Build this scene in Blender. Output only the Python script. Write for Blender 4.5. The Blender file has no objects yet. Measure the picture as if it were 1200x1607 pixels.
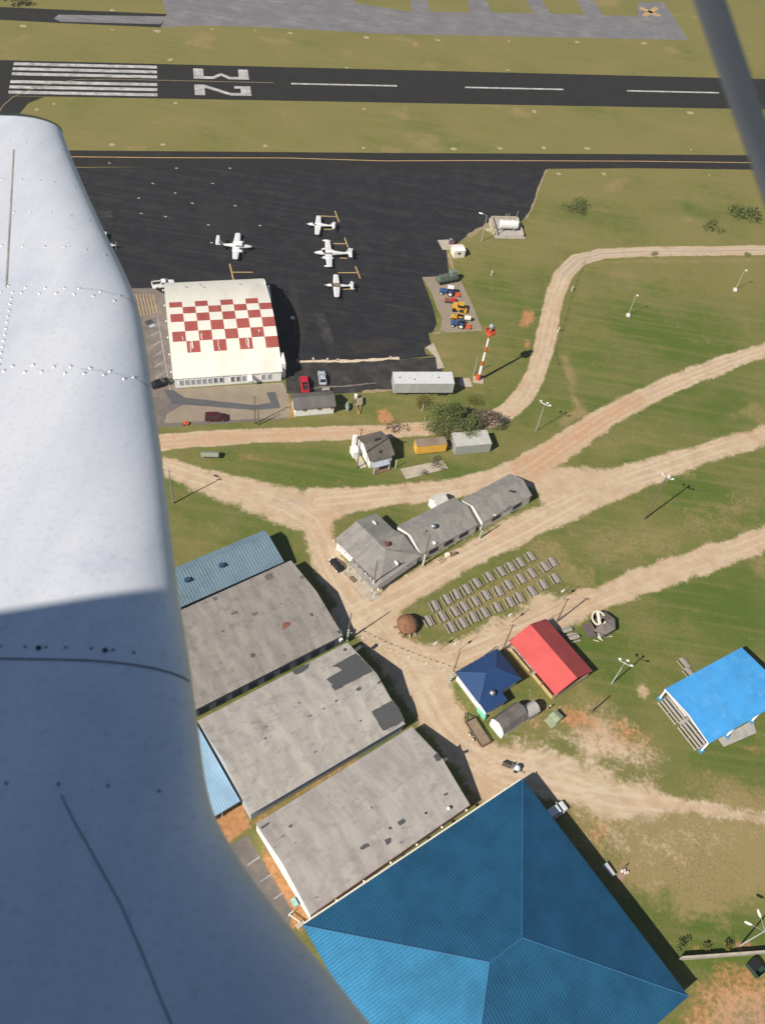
import bpy, bmesh, math, random
import numpy as np
from mathutils import Vector, Matrix, Euler
random.seed(7); rng = np.random.default_rng(5)
R = math.radians
S = bpy.context.scene
COL = S.collection
# ------------------------------------------------------------------ camera, sky, sun, exposure
FPX, CX, CY, ALT = 1389.0, 600.0, 803.5, 146.0          # focal length in pixels of the 1200x1607 photo, flying height
_n = Vector((420-CX, 1915-CY, FPX)).normalized()         # straight down, in camera axes (x right, y down, z ahead)
_u = -_n
_f = (Vector((0, 0, 1)) - _u*_u.z).normalized()
_r = _f.cross(_u)
C2W = Matrix((_r, _f, _u))                               # camera axes -> world
EYE = Vector((0, 0, ALT))
cd = bpy.data.cameras.new("camera"); cam = bpy.data.objects.new("camera", cd); COL.objects.link(cam)
mw = C2W @ Matrix(((1, 0, 0), (0, -1, 0), (0, 0, -1)))
cam.matrix_world = Matrix.Translation(EYE) @ mw.to_4x4()
cd.sensor_fit = 'VERTICAL'; cd.sensor_height = 36; cd.lens = 36*FPX/1607
cd.clip_start = .05; cd.clip_end = 20000
cd.dof.use_dof = True; cd.dof.focus_distance = 160; cd.dof.aperture_fstop = 4.5
S.camera = cam
EL, AZ = R(42), R(47.5)                                   # sun height; direction shadows run (from +X)
SUN = Vector((-math.cos(AZ)*math.cos(EL), -math.sin(AZ)*math.cos(EL), math.sin(EL)))
w = bpy.data.worlds.new("World"); S.world = w; w.use_nodes = True
nt = w.node_tree; bg = nt.nodes["Background"]
sk = nt.nodes.new("ShaderNodeTexSky"); sk.sky_type = 'NISHITA'; sk.sun_disc = False
sk.sun_elevation = EL; sk.sun_rotation = math.atan2(SUN.x, SUN.y); sk.altitude = 300; sk.dust_density = .3; sk.ozone_density = 2.5
nt.links.new(sk.outputs[0], bg.inputs[0]); bg.inputs[1].default_value = .047
sd = bpy.data.lights.new("sun", 'SUN'); sd.energy = 4.2; sd.angle = R(.53); sd.color = (1, .93, .82)
so = bpy.data.objects.new("sun", sd); COL.objects.link(so); so.rotation_euler = (-SUN).to_track_quat('-Z', 'Y').to_euler()
so.location = (0, 0, 400)
S.view_settings.view_transform = 'Standard'; S.view_settings.look = 'None'
S.view_settings.exposure = 0.5; S.view_settings.gamma = 1
# ------------------------------------------------------------------ survey: a photo pixel to the point of the place at height z
def ray(px, py): return C2W @ Vector((px-CX, py-CY, FPX))
def W(px, py, z=0.0):
    d = ray(px, py); s = (z-ALT)/d.z
    return Vector((d.x*s, d.y*s, z))
def onplane(px, py, p0, n):
    d = ray(px, py); s = (p0-EYE).dot(n)/d.dot(n)
    return EYE + d*s
# ------------------------------------------------------------------ materials
def nodes(name):
    m = bpy.data.materials.new(name); m.use_nodes = True
    return m, m.node_tree, m.node_tree.nodes["Principled BSDF"]
class NT:
    def __init__(s, t): s.t = t
    def n(s, typ, *ins, **kw):
        o = s.t.nodes.new("ShaderNode"+typ)
        for k, v in kw.items(): setattr(o, k, v)
        for i, v in enumerate(ins):
            if v is not None: s.put(o.inputs[i], v)
        return o
    def put(s, sock, v):
        if hasattr(v, 'default_value') or isinstance(v, bpy.types.NodeSocket): s.t.links.new(v, sock)
        else:
            if isinstance(v, tuple) and len(v) == 3 and sock.type == 'RGBA': v = v+(1,)
            sock.default_value = v
    def math(s, op, a, b=0.0, c=0.0, clamp=False):
        o = s.n("Math", a, b, c, operation=op, use_clamp=clamp); return o.outputs[0]
    def mix(s, f, a, b, bt='MIX'):
        o = s.t.nodes.new("ShaderNodeMix"); o.data_type = 'RGBA'; o.blend_type = bt
        s.put(o.inputs[0], f); s.put(o.inputs[6], a); s.put(o.inputs[7], b); return o.outputs[2]
    def noise(s, vec, scale, detail=3, rough=.55, dist=0.0):
        o = s.t.nodes.new("ShaderNodeTexNoise"); s.put(o.inputs['Vector'], vec)
        o.inputs['Scale'].default_value = scale; o.inputs['Detail'].default_value = detail
        o.inputs['Roughness'].default_value = rough; o.inputs['Distortion'].default_value = dist
        return o.outputs[0]
    def step(s, v, a, b):
        o = s.n("MapRange", interpolation_type='SMOOTHSTEP'); s.put(o.inputs[0], v)
        o.inputs[1].default_value = a; o.inputs[2].default_value = b; return o.outputs[0]
    def scaled(s, vec, sc):
        o = s.n("Mapping"); s.put(o.inputs[0], vec); o.inputs[3].default_value = sc; return o.outputs[0]
    def bump(s, h, strength, dist):
        o = s.n("Bump"); o.inputs['Strength'].default_value = strength; o.inputs['Distance'].default_value = dist
        s.put(o.inputs['Height'], h); return o.outputs[0]
MC = {}
def M(name, col, rough=.8, metal=0.0, var=.15, scale=1.5, bump=0.0, stretch=(1, 1, 1), dirt=None, spec=.3):
    """plain procedural material: colour broken by two noises, optional dirt colour"""
    if name in MC: return MC[name]
    m, t, b = nodes(name); k = NT(t)
    oc = k.n("TexCoord").outputs['Object']; v = k.scaled(oc, stretch)
    n1 = k.noise(v, scale, 4); n2 = k.noise(v, scale*9, 3)
    f = k.math('ADD', k.math('MULTIPLY', n1, .65), k.math('MULTIPLY', n2, .35))
    f = k.step(f, .3, .7)
    lo = tuple(c*(1-var) for c in col); hi = tuple(min(1, c*(1+var)) for c in col)
    c = k.mix(f, lo, hi)
    if dirt: c = k.mix(k.math('MULTIPLY', k.step(k.noise(v, scale*.6, 6, .65), .5, .75), dirt[3]), c, dirt[:3])
    k.put(b.inputs['Base Color'], c); b.inputs['Roughness'].default_value = rough
    b.inputs['Metallic'].default_value = metal; b.inputs['Specular IOR Level'].default_value = spec
    if bump: k.put(b.inputs['Normal'], k.bump(n2, .6, bump))
    MC[name] = m; return m
def M_ribs(name, col, axis, pitch, rough=.45, var=.12, metal=.0, bump=.04, dirt=None, dark=.75):
    """ribbed sheet metal; ribs repeat along the given local axis"""
    m, t, b = nodes(name); k = NT(t)
    oc = k.n("TexCoord").outputs['Object']; sep = k.n("SeparateXYZ", oc)
    a = k.math('MULTIPLY', sep.outputs[axis], 2*math.pi/pitch)
    s_ = k.math('SINE', a); h = k.step(s_, .2, .95)
    other = sep.outputs[1-axis]
    row = k.step(k.math('SINE', k.math('MULTIPLY', other, 2*math.pi/(pitch*1.7))), .75, .98)
    n1 = k.noise(k.scaled(oc, (1, 1, .4)), .25, 5); n2 = k.noise(oc, 5, 3)
    f = k.step(k.math('ADD', k.math('MULTIPLY', n1, .7), k.math('MULTIPLY', n2, .3)), .32, .68)
    c = k.mix(f, tuple(x*(1-var) for x in col), tuple(min(1, x*(1+var)) for x in col))
    c = k.mix(k.math('MULTIPLY', k.math('ADD', h, k.math('MULTIPLY', row, .5), clamp=True), 1-dark), c, tuple(x*.35 for x in col))
    if dirt: c = k.mix(k.math('MULTIPLY', k.step(k.noise(oc, .5, 6, .7), .5, .75), dirt[3]), c, dirt[:3])
    k.put(b.inputs['Base Color'], c); b.inputs['Roughness'].default_value = rough; b.inputs['Metallic'].default_value = metal
    b.inputs['Specular IOR Level'].default_value = .3
    k.put(b.inputs['Normal'], k.bump(s_, .5, bump)); return m
def M_shingle(name, col, light, dark, seed=0.0):
    """old asphalt shingles: course lines, odd replaced tabs, rain streaks running down the slope (local y)"""
    m, t, b = nodes(name); k = NT(t)
    oc = k.n("TexCoord").outputs['Object']
    oc = k.n("VectorMath", oc, (seed, seed*.7, 0), operation='ADD').outputs[0]
    br = t.nodes.new("ShaderNodeTexBrick"); k.put(br.inputs['Vector'], oc)
    for i, v in (('Color1', (0, 0, 0, 1)), ('Color2', (1, 1, 1, 1)), ('Mortar', (.3, .3, .3, 1))): br.inputs[i].default_value = v
    br.inputs['Scale'].default_value = 1; br.inputs['Brick Width'].default_value = .95; br.inputs['Row Height'].default_value = .38
    br.inputs['Mortar Size'].default_value = .02; br.offset = .37
    big = k.noise(k.scaled(oc, (.55, .12, .2)), 1.0, 4, .6); mid = k.noise(oc, .45, 5, .65); fine = k.noise(oc, 9, 3)
    cells = k.noise(k.scaled(oc, (.28, .45, .3)), 1, 2)
    c = k.mix(k.step(big, .33, .68), col, light)
    c = k.mix(k.math('MULTIPLY', k.step(mid, .48, .75), .55), c, dark)
    tab = k.math('MULTIPLY', k.step(br.outputs[0], .55, .9), k.step(cells, .5, .62))
    c = k.mix(k.math('MULTIPLY', tab, .38), c, dark)
    c = k.mix(k.math('MULTIPLY', k.step(fine, .35, .7), .22), c, dark)
    k.put(b.inputs['Base Color'], c); b.inputs['Roughness'].default_value = .95; b.inputs['Specular IOR Level'].default_value = .15
    k.put(b.inputs['Normal'], k.bump(k.math('ADD', br.outputs[1], k.math('MULTIPLY', mid, 2.0)), .4, .03)); return m
def M_asphalt(name, col, light, amount=.35, streak=(.02, .5, 1), scale=.25):
    m, t, b = nodes(name); k = NT(t)
    oc = k.n("TexCoord").outputs['Object']
    st = k.noise(k.scaled(oc, streak), 1.5, 5, .65); md = k.noise(oc, scale, 6, .7); fn = k.noise(oc, 6, 4, .7)
    f = k.math('MULTIPLY', k.step(k.math('ADD', k.math('MULTIPLY', st, .5), k.math('MULTIPLY', md, .5)), .42, .72), amount)
    c = k.mix(f, col, light)
    c = k.mix(k.math('MULTIPLY', k.step(fn, .5, .8), .35), c, tuple(x*1.5 for x in light))
    k.put(b.inputs['Base Color'], c); b.inputs['Roughness'].default_value = .9; b.inputs['Specular IOR Level'].default_value = .2
    return m
WHITE = M("white_paint", (.78, .77, .74), .6, var=.08, dirt=(.45, .4, .33, .3))
CLEANW = M("aircraft_white", (.7, .7, .7), .35, var=.04, spec=.5)
CREAM = M("cream_paint", (.8, .74, .6), .6, var=.06, dirt=(.5, .42, .3, .35))
GLASS = M("dark_glass", (.02, .025, .03), .12, var=.1, spec=.6)
TYRE = M("rubber", (.02, .02, .02), .85, var=.2)
STEEL = M("galvanised_steel", (.45, .46, .46), .45, .5, var=.15)
CHROME = M("bare_metal", (.6, .6, .6), .3, .8)
DARK = M("dark_grey", (.035, .035, .04), .7)
CONC = M("concrete", (.45, .39, .31), .9, var=.15, scale=.8, dirt=(.25, .2, .15, .6))
CONCG = M("grey_concrete", (.4, .38, .35), .9, var=.15, scale=.8, dirt=(.2, .18, .16, .5))
WOODG = M("weathered_wood", (.36, .325, .285), .9, var=.22, scale=2, stretch=(1, 6, 1))
WOODB = M("brown_wood", (.2, .13, .085), .9, var=.3, scale=1.5, stretch=(1, 5, 1))
POLEW = M("pole_wood", (.17, .13, .1), .9, var=.25, scale=2, stretch=(4, 4, .5))
YELLOW = M("yellow_paint", (.62, .33, .035), .5, var=.12, dirt=(.3, .2, .08, .4))
ORANGE = M("orange_paint", (.6, .11, .04), .5, var=.15)
RED = M("red_paint", (.55, .035, .03), .4, var=.1)
BLUE = M("blue_paint", (.035, .09, .26), .45, var=.15)
GREENP = M("grey_green_paint", (.11, .14, .11), .8, var=.3, scale=1.2, dirt=(.06, .06, .05, .5))
MARKW = M("worn_white_paint", (.44, .43, .42), .8, var=.35, scale=.4, dirt=(.12, .12, .12, .8))
MARKY = M("worn_yellow_paint", (.5, .33, .14), .8, var=.2, scale=.7, dirt=(.2, .15, .09, .5))
# ------------------------------------------------------------------ mesh helpers
class MB:
    def __init__(s): s.v = []; s.f = []; s.mi = []
    def add(s, vs, fs, mi=0):
        o = len(s.v); s.v += [tuple(p) for p in vs]
        for f in fs: s.f.append([i+o for i in f]); s.mi.append(mi)
        return s
    def box(s, x0, y0, z0, x1, y1, z1, mi=0):
        return s.add([(x0,y0,z0),(x1,y0,z0),(x1,y1,z0),(x0,y1,z0),(x0,y0,z1),(x1,y0,z1),(x1,y1,z1),(x0,y1,z1)],
              [(3,2,1,0),(4,5,6,7),(0,1,5,4),(1,2,6,5),(2,3,7,6),(3,0,4,7)], mi)
    def cbox(s, c, sz, mi=0, rot=None):
        h = [a/2 for a in sz]; vs = []
        for dz in (-1, 1):
            for dx, dy in ((-1,-1),(1,-1),(1,1),(-1,1)):
                p = Vector((dx*h[0], dy*h[1], dz*h[2]))
                if rot is not None: p = rot @ p
                vs.append(Vector(c)+p)
        return s.add(vs, [(3,2,1,0),(4,5,6,7),(0,1,5,4),(1,2,6,5),(2,3,7,6),(3,0,4,7)], mi)
    def poly(s, pts, mi=0): return s.add(pts, [tuple(range(len(pts)))], mi)
    def prism(s, poly, z0, z1, mi=0):
        n = len(poly); a = sum(poly[i][0]*poly[(i+1)%n][1]-poly[(i+1)%n][0]*poly[i][1] for i in range(n))
        if a < 0: poly = poly[::-1]
        vs = [(p[0], p[1], z0) for p in poly]+[(p[0], p[1], z1) for p in poly]
        fs = [tuple(range(n-1, -1, -1)), tuple(range(n, 2*n))]+[(i, (i+1)%n, n+(i+1)%n, n+i) for i in range(n)]
        return s.add(vs, fs, mi)
    def extr(s, prof, x0, x1, mi=0):                      # closed (y,z) profile swept along x
        n = len(prof)
        vs = [(x0, p[0], p[1]) for p in prof]+[(x1, p[0], p[1]) for p in prof]
        return s.add(vs, [tuple(range(n)), tuple(range(2*n-1, n-1, -1))]+[(i, n+i, n+(i+1)%n, (i+1)%n) for i in range(n)], mi)
    def loft(s, rings, mi=0, cap=True, closed=True):
        n = len(rings[0]); vs = [p for r in rings for p in r]; fs = []
        for k in range(len(rings)-1):
            for i in range(n if closed else n-1):
                j = (i+1) % n; fs.append((k*n+i, k*n+j, (k+1)*n+j, (k+1)*n+i))
        if cap: fs += [tuple(range(n-1, -1, -1)), tuple(range((len(rings)-1)*n, len(rings)*n))]
        return s.add(vs, fs, mi)
    def tube(s, p0, p1, r0, r1=None, n=8, mi=0):
        p0, p1 = Vector(p0), Vector(p1); r1 = r0 if r1 is None else r1
        d = (p1-p0).normalized(); a = d.orthogonal().normalized(); b = d.cross(a)
        ring = lambda p, r: [p+(a*math.cos(2*math.pi*i/n)+b*math.sin(2*math.pi*i/n))*r for i in range(n)]
        return s.loft([ring(p0, r0), ring(p1, r1)], mi)
    def path(s, pts, r, n=6, mi=0):
        for a, b in zip(pts[:-1], pts[1:]): s.tube(a, b, r, r, n, mi)
        return s
    def ball(s, c, r, n=10, m=6, mi=0):
        r = (r, r, r) if not hasattr(r, '__len__') else r; rings = []
        for j in range(m+1):
            t = math.pi*j/m; q = max(math.sin(t), .02)
            rings.append([(c[0]+r[0]*q*math.cos(2*math.pi*i/n), c[1]+r[1]*q*math.sin(2*math.pi*i/n), c[2]-r[2]*math.cos(t)) for i in range(n)])
        return s.loft(rings, mi)
    def build(s, name, mats, parent=None, smooth=None, fix=True):
        me = bpy.data.meshes.new(name); me.from_pydata(s.v, [], s.f)
        for m in (mats if isinstance(mats, (list, tuple)) else [mats]): me.materials.append(m)
        me.polygons.foreach_set('material_index', s.mi)
        if fix:
            bm = bmesh.new(); bm.from_mesh(me); bmesh.ops.recalc_face_normals(bm, faces=bm.faces); bm.to_mesh(me); bm.free()
        if smooth:
            me.polygons.foreach_set('use_smooth', [True]*len(me.polygons)); me.set_sharp_from_angle(angle=R(smooth))
        me.update()
        o = bpy.data.objects.new(name, me); COL.objects.link(o)
        if parent is not None: o.parent = parent
        return o
def tag(o, label, cat, group=None):
    o['label'] = label; o['category'] = cat
    if group: o['group'] = group
    return o
def thing(name, label, cat, loc=(0, 0, 0), rz=0.0, group=None):
    o = bpy.data.objects.new(name, None); COL.objects.link(o); o.empty_display_size = .5
    o.location = loc; o.rotation_euler = (0, 0, rz); return tag(o, label, cat, group)
def struct(o): o['kind'] = 'structure'; return o
def local(root, p):
    return Matrix.Rotation(-root.rotation_euler.z, 3, 'Z') @ (Vector(p)-Vector(root.location))
def copy_tree(o, label=None, group=None):
    r = o.copy(); COL.objects.link(r)
    for ch in list(o.children):
        c = ch.copy(); COL.objects.link(c); c.parent = r
        for g in list(ch.children):
            d = g.copy(); COL.objects.link(d); d.parent = c
    if label: r['label'] = label
    if group: r['group'] = group
    return r
def frame(a, b, c, za):
    """eave corners a,b,c (pixels) at height za -> ground origin below a, heading of a->b, length, width (signed, along +90 deg)"""
    A, B, C = W(*a, za), W(*b, za), W(*c, za)
    u = B-A; v = C-A; s = 1 if u.x*v.y-u.y*v.x > 0 else -1
    ang = math.atan2(u.y, u.x); ang2 = math.atan2(v.y, v.x)-s*math.pi/2
    d = (ang2-ang+math.pi) % (2*math.pi)-math.pi
    ang += d*v.length/(u.length+v.length)*.7
    return Vector((A.x, A.y, 0)), ang, u.length, s*v.length
def ladder(*pairs): return pairs
# ------------------------------------------------------------------ GROUND
def vnoise(x, y, sc, seed):
    x = x/sc+seed*17.3; y = y/sc-seed*9.1
    xi = np.floor(x).astype(np.int64); yi = np.floor(y).astype(np.int64); fx = x-xi; fy = y-yi
    fx = fx*fx*(3-2*fx); fy = fy*fy*(3-2*fy)
    def h(a, b):
        q = (a*374761393+b*668265263+seed*982451653) & 0x7fffffff
        q = ((q ^ (q >> 13))*1274126177) & 0x7fffffff
        return ((q ^ (q >> 16)) % 65536)/65535.0
    return (h(xi, yi)*(1-fx)+h(xi+1, yi)*fx)*(1-fy)+(h(xi, yi+1)*(1-fx)+h(xi+1, yi+1)*fx)*fy
def fbm(x, y, sc, seed): return (vnoise(x, y, sc, seed)*.55+vnoise(x, y, sc/2.1, seed+1)*.3+vnoise(x, y, sc/4.3, seed+2)*.15)-.5
def sm(t): t = np.clip(t, 0, 1); return t*t*(3-2*t)
def seg_dist(X, Y, a, b):
    dx, dy = b[0]-a[0], b[1]-a[1]; L = dx*dx+dy*dy+1e-9
    t = np.clip(((X-a[0])*dx+(Y-a[1])*dy)/L, 0, 1)
    return np.hypot(X-a[0]-t*dx, Y-a[1]-t*dy), t
def road(X, Y, pts, soft=1.1, wob=1.6, seed=3):
    """pts: (px, py, width in metres)"""
    P = [(*W(p[0], p[1]).xy, p[2]) for p in pts]; out = np.full(X.shape, -99.0)
    for a, b in zip(P[:-1], P[1:]):
        d, t = seg_dist(X, Y, a, b); out = np.maximum(out, (a[2]*(1-t)+b[2]*t)/2-d)
    out = out+fbm(X, Y, 5, seed)*wob
    return sm(.5+out/(3.6*soft))
def ruts(X, Y, pts, gauge=.85, w=.32):
    """a pair of wheel lines wandering along the track"""
    P = [tuple(W(p[0], p[1]).xy) for p in pts]; d = np.full(X.shape, 1e9)
    for a, b in zip(P[:-1], P[1:]): d = np.minimum(d, seg_dist(X, Y, a, b)[0])
    d = d+fbm(X, Y, 9, 51)*.7
    o = np.exp(-((d-gauge)/w)**2)+.6*np.exp(-((d-gauge-1.3)/w)**2)*(vnoise(X, Y, 14, 61) > .45)
    return np.clip(o*(.35+1.0*vnoise(X, Y, 11, 52)), 0, 1)
def area(X, Y, pts, soft=1.5, wob=2.5, seed=4):
    P = [tuple(W(*p).xy) for p in pts]; ins = np.zeros(X.shape, bool); d = np.full(X.shape, 1e9)
    for i in range(len(P)):
        a, b = P[i], P[(i+1) % len(P)]
        dd, _ = seg_dist(X, Y, a, b); d = np.minimum(d, dd)
        c = ((a[1] > Y) != (b[1] > Y)) & (X < (b[0]-a[0])*(Y-a[1])/(b[1]-a[1]+1e-12)+a[0]); ins ^= c
    return sm(.5+(np.where(ins, d, -d)+fbm(X, Y, 5, seed)*wob)/(3.6*soft))
def spot(X, Y, px, py, r, soft=.6, ry=None, seed=6):
    c = W(px, py); ry = ry or r
    d = np.hypot((X-c.x)/r, (Y-c.y)/ry)
    return sm((1-d+fbm(X, Y, 3, seed)*.9)/soft*.5+.25)
R1 = [(1260,391,4.6),(1100,394,4.6),(1000,395,4.6),(945,398,4.8),(908,407,5),(884,430,5),(870,465,5),(860,510,5),(852,550,5),(840,588,5),(822,620,5),(800,643,5),(770,659,5),(730,668,4.6),(680,672,4.4),(600,677,4.2),(500,681,4.2),(400,684,4.4),(300,690,4.6),(230,697,5),(60,712,5),(-300,745,5)]
R2 = [(1260,524,4.4),(1200,548,5),(1130,573,5.2),(1060,600,5.4),(1000,627,5.6),(950,655,5.8),(900,688,6),(860,715,7),(825,740,8),(770,755,6.5),(700,768,5.6),(620,776,5.6),(560,782,6),(500,788,8)]
R3 = [(1260,660,5),(1200,682,5.2),(1100,712,5.4),(1040,733,6.5),(980,752,8),(925,775,8),(870,803,6.5),(800,840,6),(740,870,6),(690,897,6.4),(640,925,6.5),(590,950,7),(545,975,7)]
R4 = [(1260,815,5),(1200,845,5.4),(1130,871,6),(1070,890,6),(1000,915,6),(940,938,5.6),(880,962,6),(820,990,5.6),(760,1013,5.6),(700,1035,6),(650,1035,7)]
R5 = [(-300,640,5),(40,690,5),(160,712,5),(240,728,5),(300,748,6),(350,765,7),(400,778,8),(450,795,9),(490,820,7),(505,850,6),(520,890,6),(545,930,6),(580,975,7),(610,1010,7),(645,1060,7),(680,1120,7),(720,1170,7),(775,1200,7.5),(830,1210,8),(900,1230,8),(960,1255,7),(1060,1262,3),(1130,1275,2),(1260,1290,1.2)]
def fields(X, Y):
    mx = np.maximum.reduce
    dirt = mx([road(X, Y, R1, .55, .7), road(X, Y, R2, .9, 1.6), road(X, Y, R3, 1.1, 2), road(X, Y, R4, 1.0, 2.2), road(X, Y, R5, 1.3, 2.5),
        area(X, Y, [(390,760),(470,772),(560,782),(520,822),(505,850),(470,815),(400,795),(330,770)]),
        area(X, Y, [(800,752),(860,735),(960,735),(1000,752),(940,785),(880,805),(850,790),(845,768)]),
        area(X, Y, [(530,930),(600,935),(632,945),(620,1000),(700,1030),(745,1040),(708,1075),(740,1150),(800,1195),(830,1215),(760,1262),(700,1180),(640,1100),(560,1000)]),
        area(X, Y, [(690,1012),(740,990),(800,960),(840,935),(870,930),(880,960),(800,1000),(740,1030)], 1.5, 3)*.8,
        .8*area(X, Y, [(750,1165),(830,1170),(900,1180),(960,1200),(1020,1235),(1020,1268),(950,1268),(860,1225)], 3, 6), .6*area(X, Y, [(860,1215),(960,1260),(1060,1260),(1060,1300),(990,1330),(930,1320)], 5, 8, 31),
        .62*area(X, Y, [(840,1110),(900,1105),(960,1120),(1020,1165),(1060,1215),(1000,1225),(900,1190)], 4, 9, 8), .4*area(X, Y, [(930,1280),(1100,1260),(1260,1270),(1260,1330),(1000,1400)], 6, 10, 33)])
    clay = mx([.9*spot(X, Y, 603, 656, 2.4, .6, 3.6), .95*spot(X, Y, 827, 500, 2.6, .8, 6), .6*spot(X, Y, 826, 540, 1.6, .8, 4), .5*spot(X, Y, 1006, 1082, 2.2, .8, 2.8),
        .95*spot(X, Y, 905, 1128, 6, 1.1, 3.4), .75*spot(X, Y, 985, 1150, 7, 1.2, 4), .6*spot(X, Y, 845, 1118, 3.5, 1.1, 5), .7*spot(X, Y, 940, 1312, 3, 1.1, 4), .7*spot(X, Y, 1180, 1178, 3.2, 1, 1.6),
        .8*spot(X, Y, 645, 1000, 3.2, 1.1, 2), .8*spot(X, Y, 652, 70, 2.2, .7, 4), .6*spot(X, Y, 656, 84, 2.2, .7, 2), .55*spot(X, Y, 5, 85, 12, 1.4, 10),
        .56*area(X, Y, [(1085,1535),(1110,1512),(1260,1500),(1260,1660),(1050,1640)], 1.5, 4), .95*area(X, Y, [(330,1275),(380,1262),(395,1300),(352,1332)], .5, 1),
        .75*area(X, Y, [(395,1300),(402,1305),(490,1440),(475,1470),(440,1440)], .5, 1), .6*spot(X, Y, 400, 718, 7, 1.2, 2.5), .5*spot(X, Y, 520, 757, 8, 1.2, 2), .45*road(X, Y, R1[12:], .6, 1.5, 9),
        .5*road(X, Y, R2[4:9], 1, 2, 9), .55*area(X, Y, [(440,610),(458,618),(465,655),(450,658)], .5, 1), .6*spot(X, Y, 785, 838, 6, 1.1, 2.2), .6*spot(X, Y, 762, 1225, 3, 1.1, 5),
        .5*spot(X, Y, 755, 1130, 3, 1, 3), .5*spot(X, Y, 826, 600, 1.5, .8, 6), .6*spot(X, Y, 710, 838, 4, 1, 1.5), .8*spot(X, Y, 1158, 1481, 1.5, .8), .7*spot(X, Y, 1175, 1483, 1.3, .8), .7*spot(X, Y, 1093, 1488, 1, .8, 1.5),
        .5*road(X, Y, [(560,1190,1.2),(400,1290,1.2)], .5, 1), .5*spot(X, Y, 825, 1060, 2, .9), .55*road(X, Y, [(660,470,1.4),(690,380,1.4),(760,356,1.6)], .4, .6),
        .6*road(X, Y, [(740,1250,1.3),(485,1443,1.3)], .4, .6), .5*area(X, Y, [(640,1142),(655,1150),(640,1160),(630,1150)], .6, 1)])
    dirt = mx([dirt, .8*spot(X, Y, 1006, 1082, 2.0, .8, 2.6), .6*spot(X, Y, 875, 1150, 6, 1.2, 3), .55*area(X, Y, [(1100,1560),(1150,1540),(1260,1545),(1260,1660),(1060,1640)], 2, 4, 35)])
    grav = mx([.8*spot(X, Y, 470, 790, 9, 1.2, 5), .7*spot(X, Y, 885, 1190, 6, 1.2, 4), .8*spot(X, Y, 955, 1238, 7, 1.3, 5), .55*spot(X, Y, 780, 1190, 8, 1.3, 4), .8*spot(X, Y, 1010, 1290, 5, 1.3, 4), .5*spot(X, Y, 700, 1110, 6, 1.4, 8),
        .9*area(X, Y, [(1150,1580),(1260,1555),(1260,1660),(1130,1640)], 1.5, 3), .6*road(X, Y, R1[:6], .9, 1), .7*spot(X, Y, 1152, 1148, 3, 1, 2.2), .4*area(X, Y, [(880,600),(912,640),(880,665),(890,640)], 1, 2)])
    lush = np.full(X.shape, .58)
    far = sm((Y-190)/40); lush -= .38*far
    for (px, py, r, ry, a) in [(1000,480,28,16,.35),(1100,600,14,9,.2),(1080,640,18,7,.3),(1120,790,16,8,.4),(1160,960,12,10,.35),(440,725,14,5,.45),(620,745,10,4,.45),(905,330,16,9,.5),
          (1120,335,22,9,.4),(770,650,9,6,.35),(320,810,10,8,.2),(1160,1180,9,7,.5),(990,1120,4,6,.4),(1090,1090,7,9,.2),(1100,1480,10,5,.45),(1050,760,8,4,.3),(560,735,9,5,.4),(730,1100,4,5,.3),(700,740,10,3,.4),(920,1040,6,6,.15),(760,450,8,16,.1),(1150,420,12,8,.2)]:
        c = W(px, py); lush += a*np.exp(-(((X-c.x)/r)**2+((Y-c.y)/ry)**2))
    lush += fbm(X, Y, 16, 21)*.75+fbm(X, Y, 5, 27)*.3
    dry = mx([.95*area(X, Y, [(850,1225),(1020,1235),(1150,1225),(1260,1270),(1260,1400),(1120,1430),(1010,1420),(940,1340)], 4, 8, 11), .6*area(X, Y, [(640,985),(720,930),(830,868),(890,850),(900,890),(860,930),(720,1000)], 2, 4, 12),
        .55*area(X, Y, [(880,830),(1000,800),(1100,830),(1060,880),(920,920)], 4, 9, 13), .5*area(X, Y, [(960,850),(1140,760),(1260,740),(1260,810),(1130,850)], 4, 8, 14), .6*spot(X, Y, 340, 830, 9, 1.2, 5), .45*area(X, Y, [(900,690),(1050,640),(1050,700),(960,725)], 3, 6, 15),
        .45*area(X, Y, [(640,560),(700,520),(790,600),(720,640)], 3, 7, 16), .5*road(X, Y, R4, 3, 4), .5*road(X, Y, R3, 3, 4), .45*road(X, Y, R2, 3, 4), .55*road(X, Y, R5, 2.5, 4), .8*road(X, Y, [(885,560,2),(900,620,3),(912,645,4),(885,662,3)], 1.2, 2),
        .6*road(X, Y, [(915,413,1.6),(1000,410,2),(1260,408,2)], .8, 1.5), .55*area(X, Y, [(720,1050),(780,1110),(900,1090),(960,1130),(840,1160),(740,1140)], 3, 5, 17), .45*spot(X, Y, 1180, 870, 8, 1.3, 6), .6*sm((fbm(X, Y, 12, 71)-.12)/.2), .35*sm((fbm(X, Y, 4, 75)-.15)/.15)])
    yel = .8*spot(X, Y, 668, 632, 4.5, 1.1, 2.5)
    rut = mx([ruts(X, Y, R1), ruts(X, Y, R2), ruts(X, Y, R3, 1.0), ruts(X, Y, R4, 1.0), ruts(X, Y, R5, 1.2), ruts(X, Y, [(640,1040),(700,1150),(780,1215),(860,1235),(960,1255),(1100,1270),(1260,1292)], 1.0), ruts(X, Y, [(830,1205),(900,1180),(980,1190),(1060,1250)], 1.0)])
    return rut, np.clip(dirt, 0, 1), np.clip(clay, 0, 1), np.clip(grav, 0, 1), np.clip(lush, 0, 1), np.clip(dry, 0, 1), np.clip(yel, 0, 1)
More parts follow.
